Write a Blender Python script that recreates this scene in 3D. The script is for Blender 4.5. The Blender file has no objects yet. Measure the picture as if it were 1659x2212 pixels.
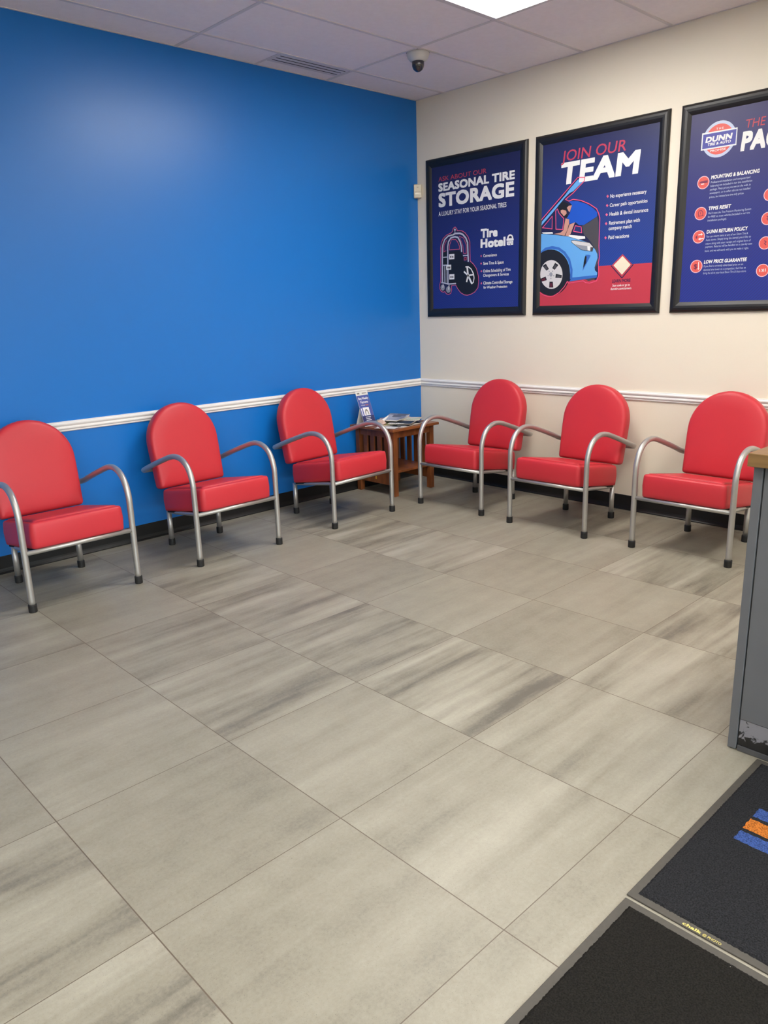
import bpy, bmesh, math, random
from mathutils import Vector, Matrix, Euler
from mathutils.geometry import tessellate_polygon

random.seed(7)
SC = bpy.context.scene
COL = SC.collection

# ------------------------------------------------------------------ camera
CAM_LOC = (-4.9791, -4.7446, 1.4735)
PITCH, YAW, ROLL = 0.2608, 0.7569, -0.0306
fwd = Vector((math.sin(YAW) * math.cos(PITCH), math.cos(YAW) * math.cos(PITCH), -math.sin(PITCH)))
r0 = Vector((math.cos(YAW), -math.sin(YAW), 0))
u0 = r0.cross(fwd)
rgt = r0 * math.cos(ROLL) + u0 * math.sin(ROLL)
upv = -r0 * math.sin(ROLL) + u0 * math.cos(ROLL)
cam_data = bpy.data.cameras.new('camera')
cam_data.sensor_fit = 'HORIZONTAL'
cam_data.sensor_width = 36.0
cam_data.lens = 36.0 * 1655.77 / 1659.0
cam_data.clip_start = 0.05
cam = bpy.data.objects.new('camera', cam_data)
COL.objects.link(cam)
cm = Matrix((rgt, upv, -fwd)).transposed().to_4x4()
cm.translation = Vector(CAM_LOC)
cam.matrix_world = cm
SC.camera = cam

# ------------------------------------------------------------------ world, exposure, lamp strength
SKY_STRENGTH = 3.4
world = bpy.data.worlds.new('world')
SC.world = world
world.use_nodes = True
# overcast daylight outside the added shop front, grey ground below the horizon
_nt = world.node_tree
_tc = _nt.nodes.new('ShaderNodeTexCoord')
_sp = _nt.nodes.new('ShaderNodeSeparateXYZ')
_nt.links.new(_tc.outputs['Generated'], _sp.inputs[0])
_cr = _nt.nodes.new('ShaderNodeValToRGB')
_cr.color_ramp.elements[0].position = 0.49
_cr.color_ramp.elements[0].color = (0.22, 0.22, 0.21, 1)
_cr.color_ramp.elements[1].position = 0.53
_cr.color_ramp.elements[1].color = (0.90, 0.95, 1.0, 1)
_mr = _nt.nodes.new('ShaderNodeMapRange')
_mr.inputs[1].default_value = -1.0
_mr.inputs[2].default_value = 1.0
_nt.links.new(_sp.outputs[2], _mr.inputs[0])
_nt.links.new(_mr.outputs[0], _cr.inputs['Fac'])
_nt.links.new(_cr.outputs['Color'], _nt.nodes['Background'].inputs[0])
_nt.nodes['Background'].inputs[1].default_value = SKY_STRENGTH
SC.view_settings.view_transform = 'Standard'
SC.view_settings.look = 'None'
SC.view_settings.gamma = 1.0
SC.view_settings.use_curve_mapping = False
SC.view_settings.exposure = 1.27
PANEL_STRENGTH = 12.0
PANEL_COLOUR = (1.0, 0.96, 0.90)
CEIL_Z = 3.085
# the lay-in light panels of the ceiling grid (centre x, centre y); only the first is in view, the rest are added fill light
PANELS = [(-1.56, -1.87), (-1.56, -4.37), (-4.00, -4.37), (-6.44, -4.37)]
ROOM_X, ROOM_Y = -8.0, -6.2

# ------------------------------------------------------------------ materials
def lin(c):
    return tuple(((v / 255.0) / 12.92 if v / 255.0 <= 0.04045 else ((v / 255.0 + 0.055) / 1.055) ** 2.4) for v in c) + (1.0,)

MATS = {}
def mat(name, rgb, rough=0.5, metal=0.0, bump=0.0, bscale=200.0, var=0.0, vscale=6.0, spec=0.5, coat=0.0, emit=None):
    if name in MATS:
        return MATS[name]
    m = bpy.data.materials.new(name)
    m.use_nodes = True
    nt = m.node_tree
    b = nt.nodes['Principled BSDF']
    c = lin(rgb)
    b.inputs['Base Color'].default_value = c
    b.inputs['Roughness'].default_value = rough
    b.inputs['Metallic'].default_value = metal
    b.inputs['Specular IOR Level'].default_value = spec
    b.inputs['Coat Weight'].default_value = coat
    tc = nt.nodes.new('ShaderNodeTexCoord')
    if var > 0:
        n = nt.nodes.new('ShaderNodeTexNoise')
        n.inputs['Scale'].default_value = vscale
        n.inputs['Detail'].default_value = 4
        nt.links.new(tc.outputs['Object'], n.inputs['Vector'])
        r = nt.nodes.new('ShaderNodeValToRGB')
        r.color_ramp.elements[0].position = 0.3
        r.color_ramp.elements[1].position = 0.7
        r.color_ramp.elements[0].color = tuple(v * (1 - var) for v in c[:3]) + (1,)
        r.color_ramp.elements[1].color = tuple(min(1, v * (1 + var)) for v in c[:3]) + (1,)
        nt.links.new(n.outputs['Fac'], r.inputs['Fac'])
        nt.links.new(r.outputs['Color'], b.inputs['Base Color'])
    if bump > 0:
        n2 = nt.nodes.new('ShaderNodeTexNoise')
        n2.inputs['Scale'].default_value = bscale
        n2.inputs['Detail'].default_value = 3
        nt.links.new(tc.outputs['Object'], n2.inputs['Vector'])
        bp = nt.nodes.new('ShaderNodeBump')
        bp.inputs['Strength'].default_value = bump
        bp.inputs['Distance'].default_value = 0.002
        nt.links.new(n2.outputs['Fac'], bp.inputs['Height'])
        nt.links.new(bp.outputs['Normal'], b.inputs['Normal'])
    if emit:
        b.inputs['Emission Color'].default_value = tuple(emit[0]) + (1,)
        b.inputs['Emission Strength'].default_value = emit[1]
    MATS[name] = m
    return m

def N(nt, t, **kw):
    n = nt.nodes.new(t)
    for k, v in kw.items():
        setattr(n, k, v)
    return n

def math_node(nt, op, a, b=None, c=None):
    n = nt.nodes.new('ShaderNodeMath')
    n.operation = op
    for i, v in enumerate((a, b, c)):
        if v is None:
            continue
        if isinstance(v, (int, float)):
            n.inputs[i].default_value = v
        else:
            nt.links.new(v, n.inputs[i])
    return n.outputs[0]

def floor_material():
    m = bpy.data.materials.new('porcelain_floor_tile')
    m.use_nodes = True
    nt = m.node_tree
    L = nt.links.new
    b = nt.nodes['Principled BSDF']
    tc = N(nt, 'ShaderNodeTexCoord')
    sp = N(nt, 'ShaderNodeSeparateXYZ')
    L(tc.outputs['Object'], sp.inputs[0])
    T = 0.6096
    tx = math_node(nt, 'DIVIDE', math_node(nt, 'ADD', sp.outputs[0], 4.3419 + T * 20), T)
    ty = math_node(nt, 'DIVIDE', math_node(nt, 'ADD', sp.outputs[1], 3.8045 + T * 20), T)
    ix = math_node(nt, 'FLOOR', tx)
    iy = math_node(nt, 'FLOOR', ty)
    fx = math_node(nt, 'FRACT', tx)
    fy = math_node(nt, 'FRACT', ty)
    idv = N(nt, 'ShaderNodeCombineXYZ')
    L(ix, idv.inputs[0]); L(iy, idv.inputs[1])
    wn = N(nt, 'ShaderNodeTexWhiteNoise', noise_dimensions='2D')
    L(idv.outputs[0], wn.inputs['Vector'])
    rs = N(nt, 'ShaderNodeSeparateXYZ')
    L(wn.outputs['Color'], rs.inputs[0])
    # long soft streaks, different on every tile
    sv = N(nt, 'ShaderNodeCombineXYZ')
    L(math_node(nt, 'MULTIPLY_ADD', rs.outputs[0], 37.0, math_node(nt, 'MULTIPLY', sp.outputs[0], 0.9)), sv.inputs[0])
    L(math_node(nt, 'MULTIPLY_ADD', rs.outputs[1], 53.0, math_node(nt, 'MULTIPLY', sp.outputs[1], 7.0)), sv.inputs[1])
    L(math_node(nt, 'MULTIPLY', rs.outputs[2], 29.0), sv.inputs[2])
    n1 = N(nt, 'ShaderNodeTexNoise')
    n1.inputs['Scale'].default_value = 1.0
    n1.inputs['Detail'].default_value = 5.0
    n1.inputs['Roughness'].default_value = 0.55
    n1.inputs['Distortion'].default_value = 0.15
    L(sv.outputs[0], n1.inputs['Vector'])
    # narrower, harder-edged veins riding on the broad streaks
    vv = N(nt, 'ShaderNodeVectorMath', operation='MULTIPLY')
    vv.inputs[1].default_value = (1.2, 2.3, 1.0)
    L(sv.outputs[0], vv.inputs[0])
    nv = N(nt, 'ShaderNodeTexNoise')
    nv.inputs['Scale'].default_value = 1.0
    nv.inputs['Detail'].default_value = 3.0
    L(vv.outputs[0], nv.inputs['Vector'])
    vr = N(nt, 'ShaderNodeMapRange')
    vr.inputs[1].default_value = 0.44; vr.inputs[2].default_value = 0.56
    vr.inputs[3].default_value = -0.035; vr.inputs[4].default_value = 0.035
    L(nv.outputs['Fac'], vr.inputs[0])
    # contrast of the streaks varies from tile to tile
    amp = math_node(nt, 'MULTIPLY_ADD', math_node(nt, 'MULTIPLY', rs.outputs[2], rs.outputs[2]), 1.25, 0.38)
    s1 = math_node(nt, 'MULTIPLY', math_node(nt, 'ADD', math_node(nt, 'SUBTRACT', n1.outputs['Fac'], 0.5), vr.outputs[0]), amp)
    n2 = N(nt, 'ShaderNodeTexNoise')
    n2.inputs['Scale'].default_value = 90.0
    n2.inputs['Detail'].default_value = 4.0
    n2.inputs['Roughness'].default_value = 0.7
    L(tc.outputs['Object'], n2.inputs['Vector'])
    s2 = math_node(nt, 'MULTIPLY', math_node(nt, 'SUBTRACT', n2.outputs['Fac'], 0.5), 0.30)
    n4 = N(nt, 'ShaderNodeTexNoise')
    n4.inputs['Scale'].default_value = 9.0
    n4.inputs['Detail'].default_value = 5.0
    n4.inputs['Roughness'].default_value = 0.65
    L(tc.outputs['Object'], n4.inputs['Vector'])
    s2 = math_node(nt, 'ADD', s2, math_node(nt, 'MULTIPLY', math_node(nt, 'SUBTRACT', n4.outputs['Fac'], 0.5), 0.26))
    tone = math_node(nt, 'MULTIPLY', math_node(nt, 'SUBTRACT', rs.outputs[1], 0.5), 0.10)
    fac = math_node(nt, 'ADD', math_node(nt, 'ADD', math_node(nt, 'ADD', s1, s2), tone), 0.5)
    cr = N(nt, 'ShaderNodeValToRGB')
    e = cr.color_ramp.elements
    e[0].position = 0.22; e[0].color = lin(FLOOR_DARK)
    e[1].position = 0.80; e[1].color = lin(FLOOR_LIGHT)
    k = e.new(0.46); k.color = lin(FLOOR_MID)
    L(fac, cr.inputs['Fac'])
    # fine dark and pale specks
    n3 = N(nt, 'ShaderNodeTexNoise')
    n3.inputs['Scale'].default_value = 330.0
    n3.inputs['Detail'].default_value = 2.0
    L(tc.outputs['Object'], n3.inputs['Vector'])
    spk = N(nt, 'ShaderNodeValToRGB')
    spk.color_ramp.elements[0].position = 0.27; spk.color_ramp.elements[0].color = (0.62, 0.62, 0.62, 1)
    spk.color_ramp.elements[1].position = 0.36; spk.color_ramp.elements[1].color = (1, 1, 1, 1)
    L(n3.outputs['Fac'], spk.inputs['Fac'])
    mx = N(nt, 'ShaderNodeMix', data_type='RGBA', blend_type='MULTIPLY')
    mx.inputs['Factor'].default_value = 1.0
    L(cr.outputs['Color'], mx.inputs[6]); L(spk.outputs['Color'], mx.inputs[7])
    # grout joints
    ex = math_node(nt, 'MINIMUM', fx, math_node(nt, 'SUBTRACT', 1.0, fx))
    ey = math_node(nt, 'MINIMUM', fy, math_node(nt, 'SUBTRACT', 1.0, fy))
    g = math_node(nt, 'LESS_THAN', math_node(nt, 'MINIMUM', ex, math_node(nt, 'MULTIPLY', ey, 1.25)), 0.0017 / T)
    mg = N(nt, 'ShaderNodeMix', data_type='RGBA')
    L(g, mg.inputs['Factor']); L(mx.outputs[2], mg.inputs[6])
    mg.inputs[7].default_value = lin((96, 84, 70))
    L(mg.outputs[2], b.inputs['Base Color'])
    b.inputs['Roughness'].default_value = 0.42
    rr = math_node(nt, 'MULTIPLY_ADD', n2.outputs['Fac'], 0.14, 0.37)
    L(rr, b.inputs['Roughness'])
    bp = N(nt, 'ShaderNodeBump')
    bp.inputs['Strength'].default_value = 0.12
    bp.inputs['Distance'].default_value = 0.0015
    L(math_node(nt, 'SUBTRACT', n2.outputs['Fac'], g), bp.inputs['Height'])
    L(bp.outputs['Normal'], b.inputs['Normal'])
    return m

FLOOR_DARK, FLOOR_MID, FLOOR_LIGHT = (100, 95, 84), (139, 133, 118), (166, 161, 146)

def wood_material(name, dark, light, axis_scale=(3, 3, 40), rough=0.4):
    m = bpy.data.materials.new(name)
    m.use_nodes = True
    nt = m.node_tree
    L = nt.links.new
    b = nt.nodes['Principled BSDF']
    tc = N(nt, 'ShaderNodeTexCoord')
    mp = N(nt, 'ShaderNodeMapping')
    mp.inputs['Scale'].default_value = axis_scale
    L(tc.outputs['Object'], mp.inputs[0])
    n = N(nt, 'ShaderNodeTexNoise')
    n.inputs['Scale'].default_value = 1.0
    n.inputs['Detail'].default_value = 5
    n.inputs['Distortion'].default_value = 0.4
    L(mp.outputs[0], n.inputs['Vector'])
    cr = N(nt, 'ShaderNodeValToRGB')
    cr.color_ramp.elements[0].position = 0.3; cr.color_ramp.elements[0].color = lin(dark)
    cr.color_ramp.elements[1].position = 0.7; cr.color_ramp.elements[1].color = lin(light)
    L(n.outputs['Fac'], cr.inputs['Fac'])
    L(cr.outputs['Color'], b.inputs['Base Color'])
    b.inputs['Roughness'].default_value = rough
    return m

def print_material(name, top, bottom, z_low, z_high):
    """printed sheet: navy to royal blue artwork with fine diagonal stripes near its foot"""
    m = bpy.data.materials.new(name)
    m.use_nodes = True
    nt = m.node_tree
    L = nt.links.new
    b = nt.nodes['Principled BSDF']
    tc = N(nt, 'ShaderNodeTexCoord')
    sp = N(nt, 'ShaderNodeSeparateXYZ')
    L(tc.outputs['Object'], sp.inputs[0])
    mr = N(nt, 'ShaderNodeMapRange')
    mr.inputs[1].default_value = z_low; mr.inputs[2].default_value = z_high
    L(sp.outputs[2], mr.inputs[0])
    cr = N(nt, 'ShaderNodeValToRGB')
    cr.color_ramp.elements[0].color = lin(bottom)
    cr.color_ramp.elements[1].color = lin(top)
    L(mr.outputs[0], cr.inputs['Fac'])
    d = math_node(nt, 'FRACT', math_node(nt, 'MULTIPLY', math_node(nt, 'ADD', sp.outputs[1], sp.outputs[2]), 55.0))
    st = math_node(nt, 'LESS_THAN', d, 0.5)
    am = math_node(nt, 'MULTIPLY', st, math_node(nt, 'MULTIPLY', math_node(nt, 'SUBTRACT', 1.0, mr.outputs[0]), 0.45))
    mx = N(nt, 'ShaderNodeMix', data_type='RGBA')
    L(am, mx.inputs['Factor']); L(cr.outputs['Color'], mx.inputs[6])
    mx.inputs[7].default_value = lin(top)
    L(mx.outputs[2], b.inputs['Base Color'])
    b.inputs['Roughness'].default_value = PRINT_ROUGH
    return m
PRINT_ROUGH = 0.46

def paper_material(name, a, b_, c, d, seed, sx=9.0, sy=60.0):
    """a printed page: blocks of picture and lines of type in four colours"""
    m = bpy.data.materials.new(name)
    m.use_nodes = True
    nt = m.node_tree
    L = nt.links.new
    b = nt.nodes['Principled BSDF']
    tc = N(nt, 'ShaderNodeTexCoord')
    mp = N(nt, 'ShaderNodeMapping')
    mp.inputs['Location'].default_value = (seed * 3.1, seed * 1.7, 0)
    mp.inputs['Scale'].default_value = (sx, sx * 0.8, 0.01)
    L(tc.outputs['Object'], mp.inputs[0])
    v = N(nt, 'ShaderNodeTexVoronoi', distance='CHEBYCHEV')
    v.inputs['Scale'].default_value = 1.0
    L(mp.outputs[0], v.inputs['Vector'])
    s = N(nt, 'ShaderNodeSeparateXYZ')
    L(v.outputs['Color'], s.inputs[0])
    cr = N(nt, 'ShaderNodeValToRGB')
    cr.color_ramp.interpolation = 'CONSTANT'
    e = cr.color_ramp.elements
    e[0].color = lin(a); e[1].position = 0.40; e[1].color = lin(b_)
    k = e.new(0.62); k.color = lin(c)
    k = e.new(0.82); k.color = lin(d)
    L(s.outputs[0], cr.inputs['Fac'])
    sp = N(nt, 'ShaderNodeSeparateXYZ')
    L(tc.outputs['Object'], sp.inputs[0])
    ln = math_node(nt, 'LESS_THAN', math_node(nt, 'FRACT', math_node(nt, 'MULTIPLY', sp.outputs[1], sy)), 0.35)
    am = math_node(nt, 'MULTIPLY', math_node(nt, 'MULTIPLY', ln, 0.35), math_node(nt, 'GREATER_THAN', s.outputs[1], 0.45))
    mx = N(nt, 'ShaderNodeMix', data_type='RGBA')
    L(am, mx.inputs['Factor']); L(cr.outputs['Color'], mx.inputs[6])
    mx.inputs[7].default_value = lin((60, 60, 64))
    L(mx.outputs[2], b.inputs['Base Color'])
    b.inputs['Roughness'].default_value = 0.45
    return m

def mat_carpet(name, base, speck):
    m = bpy.data.materials.new(name)
    m.use_nodes = True
    nt = m.node_tree
    L = nt.links.new
    b = nt.nodes['Principled BSDF']
    tc = N(nt, 'ShaderNodeTexCoord')
    n = N(nt, 'ShaderNodeTexNoise')
    n.inputs['Scale'].default_value = 260.0
    n.inputs['Detail'].default_value = 3
    L(tc.outputs['Object'], n.inputs['Vector'])
    cr = N(nt, 'ShaderNodeValToRGB')
    c = lin(base)
    cr.color_ramp.elements[0].position = 0.3; cr.color_ramp.elements[0].color = tuple(x * 0.45 for x in c[:3]) + (1,)
    cr.color_ramp.elements[1].position = 0.72; cr.color_ramp.elements[1].color = tuple(x * 1.7 for x in c[:3]) + (1,)
    L(n.outputs['Fac'], cr.inputs['Fac'])
    v = N(nt, 'ShaderNodeTexVoronoi')
    v.inputs['Scale'].default_value = 22.0
    L(tc.outputs['Object'], v.inputs['Vector'])
    sc = N(nt, 'ShaderNodeSeparateXYZ')
    L(v.outputs['Color'], sc.inputs[0])
    dot = math_node(nt, 'MULTIPLY', math_node(nt, 'LESS_THAN', v.outputs['Distance'], 0.035), math_node(nt, 'GREATER_THAN', sc.outputs[0], 0.75))
    mx = N(nt, 'ShaderNodeMix', data_type='RGBA')
    L(dot, mx.inputs['Factor']); L(cr.outputs['Color'], mx.inputs[6])
    mx.inputs[7].default_value = lin(speck)
    L(mx.outputs[2], b.inputs['Base Color'])
    b.inputs['Roughness'].default_value = 0.95
    b.inputs['Specular IOR Level'].default_value = 0.15
    bp = N(nt, 'ShaderNodeBump')
    bp.inputs['Strength'].default_value = 0.7
    bp.inputs['Distance'].default_value = 0.003
    L(n.outputs['Fac'], bp.inputs['Height'])
    L(bp.outputs['Normal'], b.inputs['Normal'])
    return m

# ------------------------------------------------------------------ mesh helpers
def link_mesh(name, bm, material, parent=None, smooth=False, loc=None):
    me = bpy.data.meshes.new(name)
    bm.normal_update()
    bm.to_mesh(me)
    bm.free()
    for m in (material if isinstance(material, (list, tuple)) else [material]):
        me.materials.append(m)
    if smooth:
        for p in me.polygons:
            p.use_smooth = True
    o = bpy.data.objects.new(name, me)
    COL.objects.link(o)
    if parent is not None:
        o.parent = parent
    if loc is not None:
        o.location = loc
    return o

def thing(name, label, cat, loc=(0, 0, 0), rz=0.0, group=None):
    o = bpy.data.objects.new(name, None)
    o.empty_display_size = 0.1
    COL.objects.link(o)
    o.location = loc
    o.rotation_euler = (0, 0, rz)
    return tag(o, label, cat, group)

def tag(o, label, cat, group=None):
    o['label'] = label
    o['category'] = cat
    if group:
        o['group'] = group
    return o

def struct(name, bm, m, smooth=False):
    o = link_mesh(name, bm, m, smooth=smooth)
    o['kind'] = 'structure'
    return o

def box(bm, x0, x1, y0, y1, z0, z1, bevel=0.0, seg=2, mi=0):
    t = bmesh.new()
    bmesh.ops.create_cube(t, size=1.0)
    for v in t.verts:
        v.co = Vector((x0 + (v.co.x + 0.5) * (x1 - x0), y0 + (v.co.y + 0.5) * (y1 - y0), z0 + (v.co.z + 0.5) * (z1 - z0)))
    if bevel > 0:
        bmesh.ops.bevel(t, geom=list(t.edges), offset=bevel, segments=seg, affect='EDGES', profile=0.5)
    merge(bm, t, mi)
    return bm

def merge(bm, t, mi=0, mtx=None):
    vm = {}
    for v in t.verts:
        vm[v] = bm.verts.new(mtx @ v.co if mtx is not None else v.co)
    for f in t.faces:
        try:
            nf = bm.faces.new([vm[v] for v in f.verts])
            nf.material_index = mi if mi else f.material_index
            nf.smooth = f.smooth
        except ValueError:
            pass
    t.free()

def cyl(bm, c, r0, r1, z0, z1, n=32, mi=0):
    rings = []
    for z, r in ((z0, r0), (z1, r1)):
        rings.append([bm.verts.new((c[0] + r * math.cos(a), c[1] + r * math.sin(a), z)) for a in [2 * math.pi * k / n for k in range(n)]])
    for k in range(n):
        bm.faces.new((rings[0][k], rings[0][(k + 1) % n], rings[1][(k + 1) % n], rings[1][k]))
    bm.faces.new(rings[1]); bm.faces.new(list(reversed(rings[0])))
    return bm

def lathe(bm, c, prof, n=40):
    """prof: list of (r, z); closes where r == 0"""
    rings = []
    for r, z in prof:
        if r < 1e-6:
            rings.append([bm.verts.new((c[0], c[1], z))])
        else:
            rings.append([bm.verts.new((c[0] + r * math.cos(2 * math.pi * k / n), c[1] + r * math.sin(2 * math.pi * k / n), z)) for k in range(n)])
    for a, b in zip(rings, rings[1:]):
        for k in range(n):
            k2 = (k + 1) % n
            if len(a) == 1 and len(b) == 1:
                continue
            if len(a) == 1:
                bm.faces.new((a[0], b[k2], b[k]))
            elif len(b) == 1:
                bm.faces.new((a[k], a[k2], b[0]))
            else:
                bm.faces.new((a[k], a[k2], b[k2], b[k]))
    bmesh.ops.recalc_face_normals(bm, faces=bm.faces)
    return bm

def smooth_path(pts, per=6):
    P = [Vector(p) for p in pts]
    out = []
    for i in range(len(P) - 1):
        p0 = P[i - 1] if i else P[0] * 2 - P[1]
        p1, p2 = P[i], P[i + 1]
        p3 = P[i + 2] if i + 2 < len(P) else P[-1] * 2 - P[-2]
        for k in range(per):
            t = k / per
            out.append(0.5 * ((2 * p1) + (p2 - p0) * t + (2 * p0 - 5 * p1 + 4 * p2 - p3) * t * t + (3 * p1 - p0 - 3 * p2 + p3) * t ** 3))
    out.append(P[-1])
    return out

def tube(bm, pts, r, n=16, caps=True):
    pts = [Vector(p) for p in pts]
    T = []
    for i in range(len(pts)):
        a = pts[max(i - 1, 0)]
        b = pts[min(i + 1, len(pts) - 1)]
        T.append((b - a).normalized())
    ref = Vector((1, 0, 0)) if abs(T[0].x) < 0.9 else Vector((0, 1, 0))
    nrm = (ref - T[0] * ref.dot(T[0])).normalized()
    rings = []
    for i, p in enumerate(pts):
        nrm = (nrm - T[i] * nrm.dot(T[i])).normalized()
        bi = T[i].cross(nrm)
        rings.append([bm.verts.new(p + r * (math.cos(2 * math.pi * k / n) * nrm + math.sin(2 * math.pi * k / n) * bi)) for k in range(n)])
    for a, b in zip(rings, rings[1:]):
        for k in range(n):
            f = bm.faces.new((a[k], a[(k + 1) % n], b[(k + 1) % n], b[k]))
            f.smooth = True
    if caps:
        bm.faces.new(list(reversed(rings[0]))); bm.faces.new(rings[-1])
    return bm

def profile_run(bm, prof, p0, p1, out):
    """extrude a wall-moulding profile [(distance from wall, height)] from p0 to p1; out = unit vector away from the wall"""
    o = Vector(out)
    A = [bm.verts.new(Vector(p0) + o * d + Vector((0, 0, z))) for d, z in prof]
    B = [bm.verts.new(Vector(p1) + o * d + Vector((0, 0, z))) for d, z in prof]
    n = len(prof)
    for k in range(n):
        bm.faces.new((A[k], A[(k + 1) % n], B[(k + 1) % n], B[k]))
    bm.faces.new(A); bm.faces.new(list(reversed(B)))
    bmesh.ops.recalc_face_normals(bm, faces=bm.faces)
    return bm

_CAPH = {}
def text_mesh(body, bold=0.0, shear=0.0):
    """flat letters of the built-in typeface as bare geometry: vertices, faces, cap height"""
    def make(s):
        c = bpy.data.curves.new('letters', 'FONT')
        c.body = s
        c.size = 1.0
        c.shear = shear
        c.resolution_u = 3
        c.fill_mode = 'FRONT'
        if bold > 0.02:
            c.space_character = 1.0 + bold * 1.2
        o = bpy.data.objects.new('letters', c)
        COL.objects.link(o)
        dg = bpy.context.evaluated_depsgraph_get()
        me = bpy.data.meshes.new_from_object(o.evaluated_get(dg))
        vs = [v.co.copy() for v in me.vertices]
        fs = [tuple(p.vertices) for p in me.polygons]
        bpy.data.objects.remove(o)
        bpy.data.curves.remove(c)
        bpy.data.meshes.remove(me)
        return vs, fs
    def heavy(s):
        vs, fs = make(s)
        d = bold
        if d <= 0:
            return vs, fs
        V, F = [], []
        for k in range(9):
            q = Vector((0, 0, 8)) if k == 8 else Vector((((1, 1, 0, -1, -1, -1, 0, 1)[k]) * d * 0.92, ((0, 1, 1, 1, 0, -1, -1, -1)[k]) * d * 0.92, k))
            F += [tuple(i + len(V) for i in f) for f in fs]
            V += [v + q for v in vs]
        return V, F
    if bold not in _CAPH:
        v, _ = heavy('H')
        _CAPH[bold] = max(a.y for a in v) - min(a.y for a in v)
    vs, fs = heavy(body)
    return vs, fs, _CAPH[bold]

BLUE_RGB = (14, 113, 199)
CREAM_RGB = (232, 223, 205)
CEIL_RGB = (240, 234, 235)
GRID_RGB = (212, 207, 208)
TRIM_RGB = (232, 230, 228)
VINYL_RGB = (195, 47, 57)
GREY_RGB = (97, 99, 103)
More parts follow.
